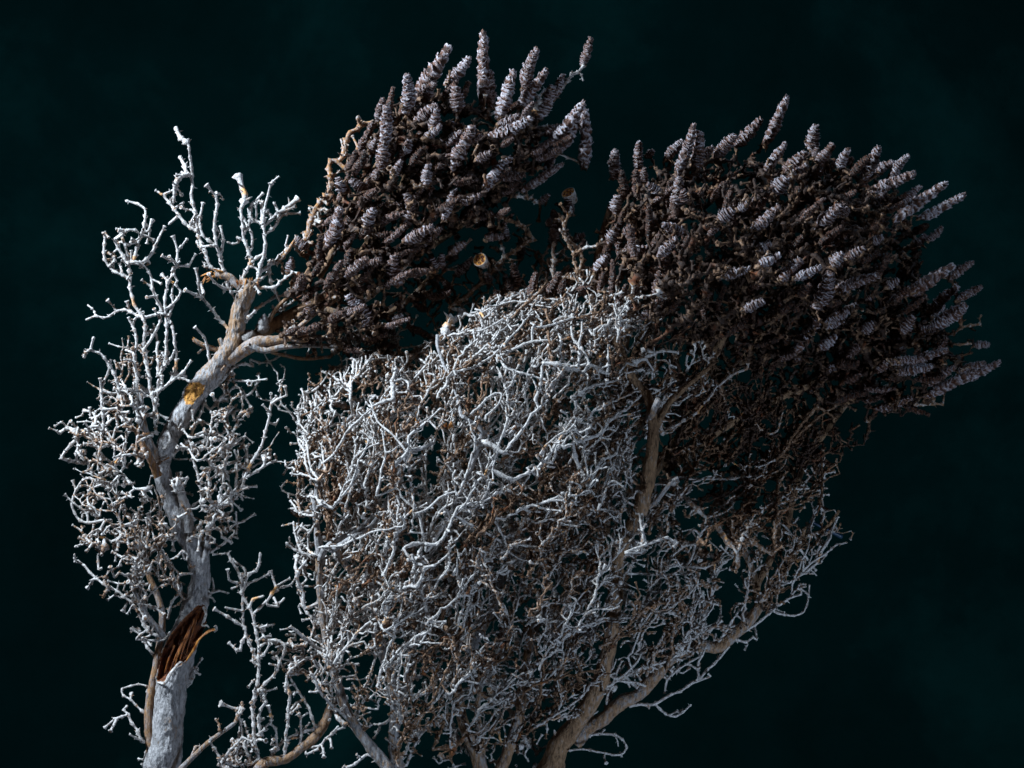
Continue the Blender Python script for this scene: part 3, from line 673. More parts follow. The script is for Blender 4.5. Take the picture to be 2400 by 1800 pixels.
# traced cones of the left head (crop C): base -> tip, width
CONE_L = [(1335, 540, 1335, 88, 95), (1390, 560, 1378, 320, 76), (905, 480, 1108, 178, 104), (1100, 420, 1245, 238, 76), (845, 590, 850, 352, 86), (1165, 590, 1158, 422, 96), (1435, 640, 1538, 332, 86), (1590, 440, 1672, 178, 80), (1555, 560, 1735, 322, 78),
 (1690, 640, 1785, 428, 92), (1790, 500, 1852, 350, 66), (1978, 290, 2036, 112, 60), (1370, 765, 1645, 635, 76), (1440, 665, 1570, 612, 60), (1125, 955, 1268, 688, 92), (1085, 800, 1190, 715, 60), (962, 752, 1065, 680, 52), (895, 645, 1030, 540, 76), (1000, 700, 1040, 570, 66),
 (700, 800, 712, 555, 82), (675, 965, 692, 760, 86), (648, 645, 682, 498, 58), (960, 500, 1010, 400, 70), (1770, 790, 1990, 540, 86), (1815, 855, 1965, 640, 76), (1995, 955, 2000, 575, 90), (1340, 1085, 1500, 878, 76), (1738, 965, 1802, 850, 60), (1590, 1095, 1845, 930, 58),
 (958, 1065, 975, 928, 66), (335, 1455, 415, 1220, 88), (568, 1325, 622, 1215, 80), (812, 1345, 862, 1238, 84), (815, 1425, 1005, 1328, 76), (738, 1659, 762, 1515, 80), (80, 1610, 88, 1528, 62), (200, 1480, 125, 1410, 66), (1060, 1605, 1062, 1508, 60), (1155, 1645, 1265, 1535, 56),
 (1110, 1510, 1215, 1430, 60), (430, 1110, 400, 1010, 80), (560, 1090, 470, 1030, 70), (1080, 1290, 1150, 1090, 60), (1290, 900, 1380, 850, 60), (880, 1230, 830, 1120, 66), (1480, 1410, 1470, 1320, 56), (1700, 1180, 1760, 1120, 50), (820, 300 + 560, 860, 770, 70), (740, 1010, 800, 900, 60), (1180, 1180, 1330, 1120, 56), (610, 840, 640, 760, 60)]
CONE_L2 = [(650 + (380 - 650), 0, 0, 0, 0)]
def plan_cones(plant, lst, crop, front, hi=1.0):
    out = []
    for (bx, by, tx, ty, wd) in lst:
        (b,), (t,) = cr(crop, [(bx, by)]), cr(crop, [(tx, ty)])
        d = float(front([b[0]], [b[1]])[0]) * rng.uniform(.8, 1.08)
        L = math.hypot(t[0] - b[0], t[1] - b[1])
        out.append((P3(b[0], b[1], d), P3(t[0], t[1], d + L * rng.uniform(-.15, .45)), wd / CROPS[crop][2]))
    return out
conesL = plan_cones(LS, CONE_L, 'C', frontLC)
conesL += plan_cones(LS, [(230, 560, 185, 400, 84), (115, 330, 60, 240, 60)], 'F', frontLC) if False else []
conesL += plan_cones(LS, [(520, 390, 400, 215, 84), (670, 170, 640, 20, 70), (60, 100, 75, 20, 55), (880, 70, 860, 10, 55), (190, 330, 170, 260, 55), (640, 380, 700, 330, 50)], 'F', frontLC)
densLC = lambda x, y: np.where((x > 900) & (y > 480) & (y - 480 > (1150 - x) * .2), .35, 1.0)
attL = sample(polyLC, 1250, 120, densLC)
attL = np.vstack([attL, [c[0] for c in conesL]])
LS.colonize(attL, 16, 130, 18, (.18, 0, .22), .25, tone_left, only=lambda A: to2(A)[0] > 560)
def connect_cones(plant, cones, tone=.55):
    for b, t, wd in cones:
        i, dist = plant.nearest(b); a = plant.pos[i]; m = max(1, int(dist / 20)); par = i
        for k in range(1, m + 1):
            q = a + (b - a) * k / m; par = plant.node(q, par, 4.2, False, tone, 5)
        plant.node(b + unit(t - b) * 6, par, 5.0, False, tone, 5)
def auto_cones(plant, poly, front, origin, n, n0, spacing=22, size=(36, 74), wr=(19, 27), mindepth=.25, spread=.3, existing=()):
    A = np.array(plant.pos); kids = np.zeros(len(A), int)
    for p in plant.par:
        if p >= 0: kids[p] += 1
    tips = [i for i in range(n0, len(A)) if kids[i] == 0 and plant.flag[i] == 0]
    x, y = to2(A[tips]); ok = inside(poly, x, y); d = -A[tips][:, 1]; f = front(x, y); ok &= d > mindepth * f
    tips = [tips[i] for i in np.nonzero(ok)[0]]; rng.shuffle(tips)
    out = []; pts = [c[0] for c in existing] + [(c[0] + c[1]) / 2 for c in existing]
    for i in tips:
        if len(out) >= n: break
        p = A[i]
        if pts and np.min(np.linalg.norm(np.array(pts) - p, axis=1)) < spacing: continue
        g = unit(p - A[plant.par[i]]); X, Y = to2(p); fl = unit(np.array([X - origin[0], -.55 * rng.uniform(0, 1) * 300, origin[1] - Y]))
        dr = unit(.35 * g + fl + rng.normal(0, spread, 3)); L = rng.uniform(*size); W = rng.uniform(*wr) 
        plant.flag[i] = 5; pts.append(p); out.append((p, p + dr * L, min(W, L * .5)))
    return out
n_before = 0
extraL = auto_cones(LS, polyLC, frontLC, (600, 800), 100, 0, 25, (34, 80), (14, 23), .1, .2, conesL)
connect_cones(LS, conesL)
LS.finish(tip=2.7, cap=7.0, spur=.24, curl=.45, sprig_len=14)
xy = to2(LS.A); inC = inside(polyLC, *xy)
LS.R = np.where(inC & ~np.array(LS.limb) & (np.array(LS.rad) == 0), LS.R * 1.3, LS.R)

# ================================================================== RIGHT BUSH
bush = thing('dried_bush', 'dense dried bush, pale tangled twigs below a dark head of seed cones', 'bush', None)
bush.location = Vector(P3(1250, 1830, 0) * S)
RB = Plant('bush')
polyU = cr('X', [(640, 880), (650, 960), (625, 1010), (645, 1080), (628, 1130), (655, 1190), (640, 1240), (665, 1290), (680, 1350), (640, 1400), (660, 1480), (740, 1560), (790, 1600), (850, 1659), (1210, 1659), (1250, 1590), (1350, 1500), (1480, 1430), (1560, 1390), (1700, 1310), (1730, 1260), (1780, 1180), (1790, 1080), (1815, 1000), (1880, 915), (2010, 865), (2080, 800), (2040, 720), (1990, 640), (1980, 540), (1960, 460), (1900, 390), (1840, 350), (1760, 340), (1640, 350), (1520, 330), (1430, 370), (1340, 430), (1300, 500), (1270, 580), (1180, 612), (1040, 640), (975, 690), (930, 730), (890, 765), (780, 755), (745, 800), (700, 850)])
frontU = lambda x, y: thickness(polyU, 300, x, y, 16)
polyRC = cr('X', [(1262, 600), (1300, 500), (1330, 430), (1380, 390), (1430, 365), (1520, 330), (1640, 350), (1760, 340), (1840, 350), (1900, 390), (1960, 460), (1985, 540), (1990, 640), (2040, 720), (2080, 800), (2020, 870), (1900, 910), (1800, 900), (1700, 860), (1600, 800), (1500, 760), (1400, 700), (1300, 670)])
def LB_(c, pts, d0, d1, tone=.3, nm='stem', wood=0.): RB.add_limb(cr(c, pts), d0, d1, tone, nm, wood)
# main stems rising from below the frame
LB_('H', [(1190, 1760, 44), (1130, 1659, 40), (1050, 1560, 38), (950, 1430, 34), (860, 1280, 32), (810, 1130, 30), (770, 1000, 26), (735, 850, 24), (710, 700, 22), (695, 560, 22), (685, 420, 22), (688, 300, 24)], 90, 130, .30)
LB_('H', [(686, 330, 24), (730, 235, 21), (840, 160, 16), (940, 110, 13), (1040, 20, 10)], 128, 240, .12)
LB_('F', [(236, 1679, 22), (218, 1500, 18), (215, 1350, 18), (232, 1230, 16), (262, 1090, 14), (330, 980, 10), (420, 880, 9)], 120, 170, .18)
LB_('F', [(300, 1640, 15), (420, 1560, 15), (520, 1500, 14), (590, 1400, 13), (640, 1280, 13), (700, 1170, 13), (728, 1095, 12), (800, 1068, 10), (870, 1040, 9)], 190, 260, .10)
LB_('H', [(1220, 1760, 40), (1200, 1659, 38), (1170, 1560, 38), (1170, 1450, 36), (1182, 1330, 36), (1170, 1200, 28), (1150, 1050, 34), (1085, 900, 30), (1050, 750, 28), (1060, 620, 26), (1050, 520, 26), (1010, 450, 24), (920, 410, 20), (840, 320, 20), (790, 220, 18)], 60, 190, .34)
LB_('H', [(1195, 1330, 25), (1240, 1180, 20), (1255, 1000, 18), (1300, 820, 15), (1300, 650, 14)], 40, 30, .36)
LB_('H', [(1760, 1760, 50), (1730, 1640, 46), (1680, 1520, 38), (1620, 1380, 34), (1590, 1200, 32), (1570, 1050, 26), (1560, 900, 20), (1540, 750, 18), (1520, 560, 14)], 110, 170, .45)
LB_('H', [(1745, 1640, 24), (1735, 1450, 20), (1710, 1280, 20), (1740, 1120, 14), (1790, 960, 12)], 80, 60, .40)
LB_('I', [(150, 1560, 42), (185, 1475, 38), (240, 1330, 32), (290, 1150, 30), (310, 1000, 28), (340, 800, 26), (380, 660, 28), (470, 560, 24), (560, 480, 22), (680, 390, 22), (740, 260, 20), (760, 190, 14)], 90, 120, .42)
LB_('I', [(20, 800, 24), (60, 700, 26), (130, 560, 26), (180, 400, 24), (215, 260, 20), (240, 120, 16)], 60, 120, .3)
LB_('I', [(330, 860, 20), (345, 720, 18), (345, 600, 14)], 110, 130, .5, 'stem', .3)
LB_('I', [(420, 1560, 78), (470, 1475, 72), (520, 1340, 58), (600, 1240, 54), (680, 1120, 50), (750, 980, 46), (800, 800, 42), (828, 620, 40), (845, 420, 44), (852, 300, 40), (885, 180, 40), (935, 80, 38), (985, -20, 38)], 110, 238, .50)
LB_('G', [(556, 1400, 42), (600, 1200, 44), (622, 1050, 42), (640, 900, 36), (636, 810, 32), (620, 700, 30), (590, 600, 30)], 240, 212, .60)
LB_('G', [(600, 640, 28), (500, 500, 27), (440, 380, 24), (375, 240, 18), (300, 150, 8)], 203, 225, .66)
LB_('G', [(600, 800, 20), (620, 770, 22), (645, 715, 20), (672, 655, 22)], 215, 255, .34, 'broken_stub')
LB_('I', [(600, 1330, 46), (680, 1250, 44), (760, 1200, 40), (870, 1100, 40), (960, 1060, 36), (1060, 960, 36), (1130, 870, 36), (1230, 800, 34), (1330, 770, 36), (1430, 780, 34), (1520, 710, 32), (1600, 640, 32), (1660, 560, 30), (1695, 490, 28), (1770, 410, 22), (1840, 300, 20), (1900, 190, 17), (1930, 90, 14)], 100, 10, .42)
LB_('I', [(1665, 530, 26), (1655, 420, 24), (1705, 330, 22), (1755, 220, 20), (1780, 110, 17), (1775, 0, 14)], 20, 60, .55)
LB_('I', [(1655, 410, 20), (1605, 270, 18), (1530, 170, 16), (1520, 60, 15), (1600, -50, 14)], 30, 100, .5)
LB_('I', [(1910, 180, 12), (1940, 140, 14), (2020, 115, 13), (2080, 65, 12), (2130, -10, 9)], 0, 0, .55)
LB_('G', [(640, 860, 26), (730, 690, 18), (800, 620, 18), (860, 560, 16), (1000, 450, 14)], 215, 120, .6)
LB_('G', [(585, 1350, 20), (640, 1330, 18), (700, 1260, 14), (760, 1185, 12), (800, 1160, 10)], 225, 255, .3)
LB_('F', [(985, 1400, 15), (1020, 1320, 15), (1065, 1210, 15), (1110, 1080, 14), (1138, 975, 15), (1085, 925, 12), (1025, 890, 11)], 250, 290, .12)
LB_('F', [(1025, 895, 10), (1000, 800, 9), (965, 700, 9), (920, 590, 9), (890, 500, 9), (890, 440, 11)], 285, 150, .14)
for pts, d0, d1 in [([(1420, 1250, 10), (1430, 1050, 9), (1460, 900, 8), (1520, 750, 7)], 60, 60), ([(1500, 1150, 12), (1650, 950, 10), (1800, 780, 9), (1950, 640, 8)], 0, 0), ([(1560, 1100, 12), (1700, 1000, 10), (1900, 900, 9), (2080, 850, 7)], 60, 80), ([(1450, 900, 11), (1480, 700, 9), (1500, 550, 8), (1560, 450, 7)], 60, 60), ([(1600, 980, 10), (1700, 780, 9), (1780, 600, 8), (1850, 480, 7)], 120, 120), ([(1840, 1250, 9), (1880, 1100, 8), (1980, 950, 7), (2100, 800, 6)], -20, -20), ([(1400, 800, 9), (1390, 700, 8), (1400, 600, 7), (1430, 480, 6)], 150, 80)]:
    RB.add_limb(pts, [min(d0 + (d1 - d0) * i / 3, .45 * float(frontU([p[0]], [p[1]])[0])) for i, p in enumerate(pts)], None, .6, 'stem')

FR = [ # crop F, on the front surface
 ([(900, 480), (960, 440), (1060, 420), (1150, 405), (1250, 350)], 4.8), ([(1000, 340), (1120, 320), (1250, 270), (1350, 250), (1480, 262)], 4.8), ([(1150, 345), (1290, 240), (1400, 180)], 4.8), ([(830, 1640), (780, 1430), (700, 1350), (650, 1270), (630, 1200)], 4.8), ([(770, 1430), (840, 1400), (900, 1340), (990, 1310)], 4.6),
 ([(720, 1090), (650, 1000), (560, 920), (520, 800)], 4.6), ([(720, 1090), (740, 990), (800, 945), (905, 855)], 5), ([(980, 660), (1090, 560), (1200, 470), (1250, 380)], 5), ([(830, 1600), (900, 1590), (950, 1510), (1000, 1400)], 6), ([(1240, 1580), (1280, 1610), (1340, 1600), (1440, 1620)], 5.5), ([(1280, 1610), (1240, 1540), (1180, 1430), (1140, 1380)], 5),
 ([(215, 1340), (110, 1330), (60, 1320), (25, 1300)], 4.6), ([(215, 1240), (120, 1200), (85, 1180), (50, 1175), (75, 1158)], 4), ([(165, 1180), (150, 1090), (110, 1000), (130, 900), (112, 835)], 4.8), ([(165, 1080), (190, 1000), (240, 965)], 4.4), ([(200, 1440), (130, 1430), (80, 1398)], 4.4), ([(205, 1659), (160, 1620), (110, 1560), (85, 1488)], 4.4), ([(200, 1659), (120, 1640), (70, 1598)], 4.2),
 ([(230, 1240), (175, 1150), (165, 1000), (185, 900), (200, 850)], 4.8), ([(185, 900), (160, 850), (152, 775), (220, 730), (270, 665)], 4), ([(310, 860), (290, 750), (300, 690)], 5), ([(405, 800), (420, 620), (440, 500), (500, 440)], 5.5), ([(410, 730), (340, 690), (255, 645)], 6.5), ([(410, 770), (360, 700), (345, 630), (370, 620)], 4.6), ([(640, 800), (640, 700), (650, 660)], 9), ([(650, 700), (720, 690), (730, 740)], 5), ([(960, 380), (1010, 330), (1025, 290)], 10),
 ([(1050, 900), (1100, 860), (1150, 800), (1240, 750), (1230, 820), (1160, 890)], 4.6), ([(1260, 1090), (1350, 980), (1420, 880), (1490, 810)], 6), ([(1440, 800), (1480, 600)], 6), ([(1040, 1380), (1110, 1260), (1200, 1140), (1250, 1000)], 5), ([(1300, 1240), (1400, 1200), (1500, 1120), (1640, 900)], 5.5), ([(1230, 560), (1300, 520), (1400, 480), (1520, 470)], 6), ([(1270, 620), (1380, 660), (1450, 680)], 5), ([(1420, 400), (1500, 390), (1640, 340)], 4.6), ([(1000, 640), (1130, 600), (1250, 500), (1400, 330)], 4.6),
 ([(300, 1400), (400, 1280), (450, 1150), (500, 1050)], 5), ([(250, 1620), (380, 1600), (500, 1540), (700, 1500)], 4.6), ([(260, 1150), (330, 1080), (400, 960), (520, 850)], 5), ([(560, 1330), (580, 1200), (600, 1100), (590, 1000)], 4.4),
]
for pts, r in FR: RB.add_twig(cr('F', pts), r * .62, .06, 'front', frontU, f=rng.uniform(.95, 1.05))
FG = [
 ([(60, 960), (160, 920), (290, 880), (370, 780), (480, 700), (575, 610)], 6.2, .05), ([(340, 830), (400, 848), (425, 808)], 4, .05), ([(220, 1230), (290, 1070), (390, 1010), (415, 950)], 5.6, .08), ([(700, 870), (820, 800), (930, 720), (1020, 620), (1100, 520), (1235, 450)], 5.6, .3), ([(670, 860), (750, 860), (830, 790)], 4.4, .35),
 ([(790, 1165), (1000, 1170), (1200, 1160), (1320, 1150), (1360, 1090), (1425, 1052)], 4.4, .2), ([(690, 1262), (800, 1280), (870, 1240), (905, 1190), (1010, 1150)], 4.6, .2), ([(500, 1335), (450, 1300), (400, 1200), (368, 1130)], 4, .2), ([(560, 1640), (570, 1500), (565, 1410)], 5, .2), ([(460, 1650), (600, 1590), (730, 1545), (780, 1580)], 5, .12),
 ([(1440, 1040), (1560, 900), (1690, 780), (1800, 700)], 5.6, .6), ([(980, 1420), (1060, 1400), (1150, 1350)], 4, .3), ([(1180, 1640), (1260, 1480), (1290, 1390), (1400, 1330)], 4.6, .3), ([(500, 1180), (490, 1080), (470, 1000)], 5, .2), ([(600, 1040), (640, 980)], 5, .1), ([(650, 350), (560, 330)], 6, .1), ([(650, 350), (760, 340)], 6, .2), ([(640, 460), (660, 350)], 4, .4), ([(740, 600), (750, 440), (700, 395), (665, 405)], 4, .3),
 ([(1080, 600), (1100, 650), (1120, 710)], 6, .5), ([(1700, 700), (1560, 860), (1480, 1000)], 6, .6), ([(1300, 810), (1380, 870), (1450, 850), (1470, 750)], 4.6, .4), ([(150, 470), (160, 300), (180, 170), (175, 130)], 5, .1), ([(200, 480), (220, 400), (120, 250), (110, 130)], 5, .1), ([(340, 480), (350, 370), (345, 330)], 5, .1), ([(30, 390), (40, 260), (10, 200)], 5, .1), ([(0, 150), (60, 120), (150, 120)], 5, .1),
 ([(1410, 1660), (1440, 1500), (1440, 1330), (1450, 1180)], 7, .5), ([(1180, 1600), (1150, 1500), (1200, 1420), (1280, 1260)], 6, .55)]
for pts, r, tn in FG: RB.add_twig(cr('G', pts), r * .68, tn, 'front', frontU, f=rng.uniform(.92, 1.02))
FI = [ # crop I, silhouette and lower right
 ([(930, 1112), (1060, 1102), (1190, 1040), (1300, 980), (1370, 910), (1430, 850), (1475, 800)], 4.8), ([(1060, 1102), (1140, 1165), (1200, 1172), (1270, 1122)], 4), ([(1310, 970), (1380, 952)], 4), ([(1320, 962), (1322, 880), (1360, 790)], 4), ([(600, 1305), (700, 1290), (770, 1280), (850, 1290), (900, 1340), (890, 1390), (800, 1392), (700, 1372), (590, 1375)], 4),
 ([(1730, 560), (1800, 590), (1900, 590), (1950, 520), (1955, 430)], 3.8), ([(1700, 560), (1780, 540), (1850, 490), (1910, 470)], 4.5), ([(1420, 770), (1480, 680), (1560, 560)], 4.2), ([(1345, 745), (1350, 600), (1352, 480)], 5.5), ([(1360, 720), (1440, 620), (1445, 550), (1400, 490)], 3.8), ([(990, 815), (985, 680), (1000, 600), (1030, 530)], 4), ([(900, 960), (1000, 800), (1100, 770), (1190, 690), (1270, 575)], 5.4),
 ([(1190, 690), (1110, 610), (1160, 560), (1222, 490)], 4.2), ([(860, 275), (990, 200), (1130, 145), (1180, 178)], 5), ([(1012, 185), (990, 80), (982, 10)], 4.6), ([(930, 345), (1080, 360), (1180, 320), (1350, 322)], 4), ([(1540, 735), (1600, 750), (1640, 722)], 4), ([(840, 658), (930, 655)], 4), ([(1655, 735), (1640, 620)], 3.6), ([(1560, 700), (1650, 650), (1760, 560)], 5), ([(1140, 960), (1200, 900), (1300, 890), (1325, 950)], 4),
 ([(1160, 940), (1260, 870), (1340, 830)], 3.6), ([(780, 1010), (870, 970), (1000, 995)], 4.4), ([(770, 900), (850, 960), (950, 880), (985, 820)], 4), ([(1690, 480), (1750, 440), (1830, 360)], 4.6), ([(1760, 440), (1860, 400), (1960, 300), (2040, 250), (2120, 180)], 4.2), ([(1900, 380), (1990, 300), (2060, 170), (2110, 60)], 4.4), ([(1960, 290), (1910, 220), (1850, 120), (1800, 60)], 4), ([(1400, 490), (1430, 330), (1540, 240), (1620, 180)], 5.5), ([(1350, 620), (1400, 420), (1440, 340)], 5), ([(2070, 60), (2090, 130), (2030, 230)], 3.8), ([(1920, 170), (1960, 80), (2010, -60), (2040, -200)], 3.8), ([(700, 350), (715, 400), (690, 480), (600, 535)], 5.5), ([(600, 480), (580, 430), (560, 340)], 4), ([(490, 690), (560, 640), (580, 560), (640, 500)], 4),
 ([(380, 1000), (420, 1050), (510, 990)], 5), ([(300, 1140), (380, 1060), (500, 1020), (530, 985)], 5), ([(130, 1080), (200, 1100), (290, 1230), (340, 1330), (390, 1385)], 6.5), ([(0, 1130), (90, 1075), (150, 1080), (220, 1120)], 5), ([(70, 950), (120, 990), (200, 1040), (260, 1110)], 7), ([(480, 900), (560, 840), (600, 730), (500, 765)], 6), ([(660, 860), (640, 850), (625, 830), (650, 810)], 3.4), ([(300, 820), (210, 770), (150, 830), (100, 940)], 5), ([(1270, 270), (1340, 110), (1420, 30)], 4)]
for pts, r in FI: RB.add_twig(cr('I', pts), r * .85, .08, drift=50)
FH = [([(690, 310), (620, 290), (560, 240), (530, 150), (515, 75)], 4.2), ([(630, 290), (540, 250), (490, 205)], 4.2), ([(690, 300), (770, 295), (860, 285), (950, 255)], 4), ([(600, 620), (560, 480), (545, 400), (590, 340)], 5), ([(545, 400), (540, 320)], 5.5), ([(700, 700), (630, 680), (590, 640), (570, 560), (575, 480)], 5), ([(720, 900), (640, 860), (560, 790), (500, 745)], 5.5), ([(770, 990), (680, 900), (620, 830)], 5), ([(905, 1360), (840, 1310), (760, 1250), (700, 1170), (650, 1060)], 5.5), ([(905, 1370), (950, 1280), (1000, 1170)], 4.5), ([(860, 650), (950, 560), (990, 500)], 4), ([(780, 960), (880, 800), (970, 740)], 5),
 ([(1230, 240), (1330, 350), (1420, 350)], 5), ([(1320, 470), (1240, 490), (1290, 440)], 5), ([(1300, 400), (1340, 500), (1370, 620), (1420, 700), (1530, 800)], 6), ([(1250, 1640), (1300, 1520), (1350, 1430)], 5), ([(1460, 1370), (1530, 1410), (1640, 1420)], 4.4), ([(1100, 1640), (1000, 1570), (930, 1620), (860, 1655)], 5), ([(1600, 1160), (1740, 1100), (1830, 1020)], 5), ([(1570, 830), (1640, 890), (1760, 940)], 6.5), ([(1560, 1260), (1480, 1100), (1400, 950), (1380, 850)], 5)]
for pts, r in FH: RB.add_twig(cr('H', pts), r * .85, .14, drift=60)
# left stalk of the cone head (crop C) with the cut cone
RB.add_twig(cr('C', [(1960, 1659), (1975, 1530), (1880, 1400), (1860, 1330), (1885, 1250)]), 4.6, .5, drift=20, flag=5)
RB.add_twig(cr('C', [(1790, 1659), (1785, 1560), (1790, 1440)]), 5.5, .35, drift=10, flag=5)
RB.add_twig(cr('D', [(230, 1400), (160, 1300), (130, 1100), (40, 950)]), 4, .5, drift=10)
RB.add_twig(cr('C', [(1130, 1659 + 200), (1300, 1659 + 60), (1400, 1620), (1470, 1540), (1540, 1480), (1620, 1420), (1660, 1410)]), 6.5, .45, drift=10)
RB.add_twig(cr('C', [(1380, 1620), (1450, 1580), (1470, 1500), (1455, 1470)]), 5, .2, drift=10)
RB.add_twig(cr('C', [(1660, 1420), (1590, 1330), (1500, 1290), (1400, 1260)]), 6.5, .6, drift=10)
RB.add_twig(cr('E', [(900, 1215), (1050, 1205), (1230, 1200), (1275, 1200)]), 4, .45, drift=5, flag=5)
RB.add_twig(cr('E', [(1000, 1150), (1130, 1140), (1200, 1110), (1290, 1085)]), 4, .5, drift=5)
RB.add_twig(cr('E', [(1000, 1280), (1150, 1270), (1240, 1255)]), 4, .7, drift=5)
RB.add_twig(cr('E', [(850, 1540), (950, 1535), (1080, 1528)]), 4.6, .4, drift=5)

CONE_RC = [(1788, 1450, 1790, 1318, 74), (1888, 1255, 1885, 1150, 80), (1920, 1420, 1990, 1380, 56), (1800, 1280, 1790, 1220, 50), (1420, 1620, 1440, 1560, 50)]
CONE_RD = [(385, 600, 392, 420, 76), (395, 835, 405, 715, 82), (530, 570, 542, 365, 60), (575, 640, 575, 535, 56), (715, 485, 822, 355, 64), (795, 590, 905, 262, 70), (920, 545, 940, 305, 86), (770, 835, 805, 600, 86), (1040, 475, 1165, 325, 84), (1165, 395, 1338, 225, 82), (1355, 385, 1505, 80, 78), (1355, 560, 1492, 380, 64), (1655, 420, 1682, 258, 92), (1485, 570, 1625, 435, 80), (1425, 695, 1505, 595, 96), (1525, 605, 1635, 520, 70), (1700, 505, 1805, 390, 76), (1840, 540, 1895, 415, 66), (1690, 470, 1705, 405, 60), (355, 1030, 402, 925, 82), (262, 1210, 345, 1095, 82), (445, 1070, 668, 1062, 66), (675, 1115, 795, 995, 66), (1285, 945, 1455, 795, 70), (1065, 870, 1155, 805, 80), (1195, 810, 1252, 770, 60), (1715, 930, 1855, 780, 82), (1860, 850, 1905, 795, 60), (1315, 1065, 1395, 1025, 70), (1325, 1165, 1462, 1105, 66), (1455, 1265, 1595, 1135, 72), (1085, 1242, 1255, 1188, 60), (1215, 1455, 1355, 1395, 60), (1825, 1325, 1940, 1268, 60), (1755, 1535, 1885, 1485, 60), (1555, 1255, 1725, 1175, 56), (1795, 1185, 1865, 1085, 60), (840, 950, 700, 900, 70), (440, 960, 520, 930, 66), (870, 760, 830, 680, 70), (690, 700, 600, 640, 56), (600, 470, 640, 420, 50), (940, 480, 1030, 400, 60)]
CONE_RE = [(645, 275, 738, 105, 68), (695, 255, 812, 185, 64), (795, 275, 893, 150, 54), (685, 355, 935, 255, 60), (855, 425, 965, 325, 50), (825, 515, 1105, 310, 70), (955, 505, 1205, 380, 60), (1005, 625, 1090, 555, 46), (935, 655, 995, 595, 50), (395, 565, 525, 435, 76), (695, 635, 755, 605, 52), (555, 725, 655, 665, 50), (475, 765, 515, 695, 60), (195, 845, 300, 735, 60), (395, 1000, 475, 808, 82), (270, 1245, 435, 1005, 82), (515, 895, 725, 820, 60), (885, 925, 1135, 775, 70), (1120, 835, 1255, 745, 50), (1015, 1025, 1165, 875, 66), (1165, 955, 1305, 885, 50), (1035, 1105, 1215, 995, 86), (435, 1105, 555, 1045, 56), (495, 1035, 615, 985, 50), (395, 1225, 495, 1155, 66), (435, 1345, 565, 1285, 52), (1262, 1205, 1348, 1200, 48), (955, 1125, 1045, 1115, 60), (815, 1355, 1025, 1325, 62), (990, 1490, 1275, 1345, 66), (1190, 1410, 1405, 1300, 52), (1175, 1360, 1315, 1305, 56), (715, 1565, 915, 1505, 52), (595, 1485, 705, 1395, 60), (895, 1305, 1105, 1235, 50), (795, 1295, 955, 1285, 50), (635, 1135, 705, 1085, 60), (855, 1135, 925, 1045, 70), (775, 885, 845, 845, 52), (620, 1200, 560, 1270, 50), (1010, 250 + 780, 1100, 990, 60)]
conesR = plan_cones(RB, CONE_RC, 'C', frontU) + plan_cones(RB, CONE_RD, 'D', frontU) + plan_cones(RB, CONE_RE, 'E', frontU)
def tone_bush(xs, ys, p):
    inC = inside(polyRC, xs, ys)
    g = np.clip((xs - 1380) / 260, 0, 1) * np.where((ys < 1180) & (xs > 1480), .66, .12)  # twigs browner to the right, with the hollow's shade deepened in their tone
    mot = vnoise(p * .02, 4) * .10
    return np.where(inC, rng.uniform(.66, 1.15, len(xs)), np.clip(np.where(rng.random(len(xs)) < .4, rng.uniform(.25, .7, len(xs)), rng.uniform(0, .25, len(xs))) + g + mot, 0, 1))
def densU(x, y):
    d = np.ones(len(x))
    d = np.where(y > 1500, .62, d); d = np.where((y > 1380) & (x > 1400), .42, d); d = np.where((y > 1640), .5, d); d = np.where((x > 1580) & (y > 1120) & (y < 1500), .42, d)
    return d
stemx = lambda y: np.interp(y, [780, 1010, 1080, 1200, 1380, 1450, 1600, 1750], [1435, 1530, 1530, 1500, 1445, 1436, 1405, 1300])
def densS(x, y): return densU(x, y) * np.where((np.abs(x - stemx(y)) < 34) & (y > 1000), .12, 1.0)
def angB(x, y):
    a = 62 + 24 * math.sin(x * .011 + 1.3) * math.cos(y * .013)
    a = a + (96 - a) * min(1, max(0, (800 - x) / 110)); a = a + (36 - a) * min(1, max(0, (860 - y) / 160)) * (x > 900)
    return a
polyP = cr('X', [(640, 880), (650, 960), (625, 1010), (645, 1080), (628, 1130), (655, 1190), (640, 1240), (665, 1290), (680, 1350), (640, 1400), (660, 1480), (740, 1560), (790, 1600), (850, 1659), (1210, 1659), (1250, 1590), (1350, 1500), (1480, 1430), (1560, 1390), (1700, 1310), (1730, 1260), (1780, 1180), (1785, 1080), (1800, 1000), (1700, 900), (1560, 850), (1450, 800), (1330, 690), (1250, 640), (1180, 612), (1040, 640), (975, 690), (930, 730), (890, 765), (780, 755), (745, 800), (700, 850)])
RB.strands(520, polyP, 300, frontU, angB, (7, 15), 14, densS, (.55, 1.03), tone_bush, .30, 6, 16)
att = np.vstack([sample(polyU, 4700, 300, densS, sheet=.30, back=.5, base=14), sample(polyRC, 900, 160, None, sheet=.6, back=.3)])
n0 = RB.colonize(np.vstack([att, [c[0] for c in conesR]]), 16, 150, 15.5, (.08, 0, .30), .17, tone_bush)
polyGap = cr('X', [(900, 700), (960, 600), (1010, 560), (1060, 510), (1130, 500), (1150, 560), (1190, 470), (1215, 450), (1250, 520), (1270, 580), (1250, 660), (1180, 640), (1040, 660)])
RB.colonize(sample(polyGap, 170, 40, None), 16, 120, 17, (.1, 0, .25), .3, lambda x, y, p: rng.uniform(.45, .95, len(x)))
extraG = auto_cones(RB, polyGap, lambda x, y: thickness(polyGap, 40, x, y), (1150, 900), 22, 0, 26, (26, 60), (14, 24), -2, .4, conesR)
extraR = extraG + auto_cones(RB, polyRC, frontU, (1320, 1200), 130, 0, 26, (34, 84), (14, 23), .35, .17, conesR)
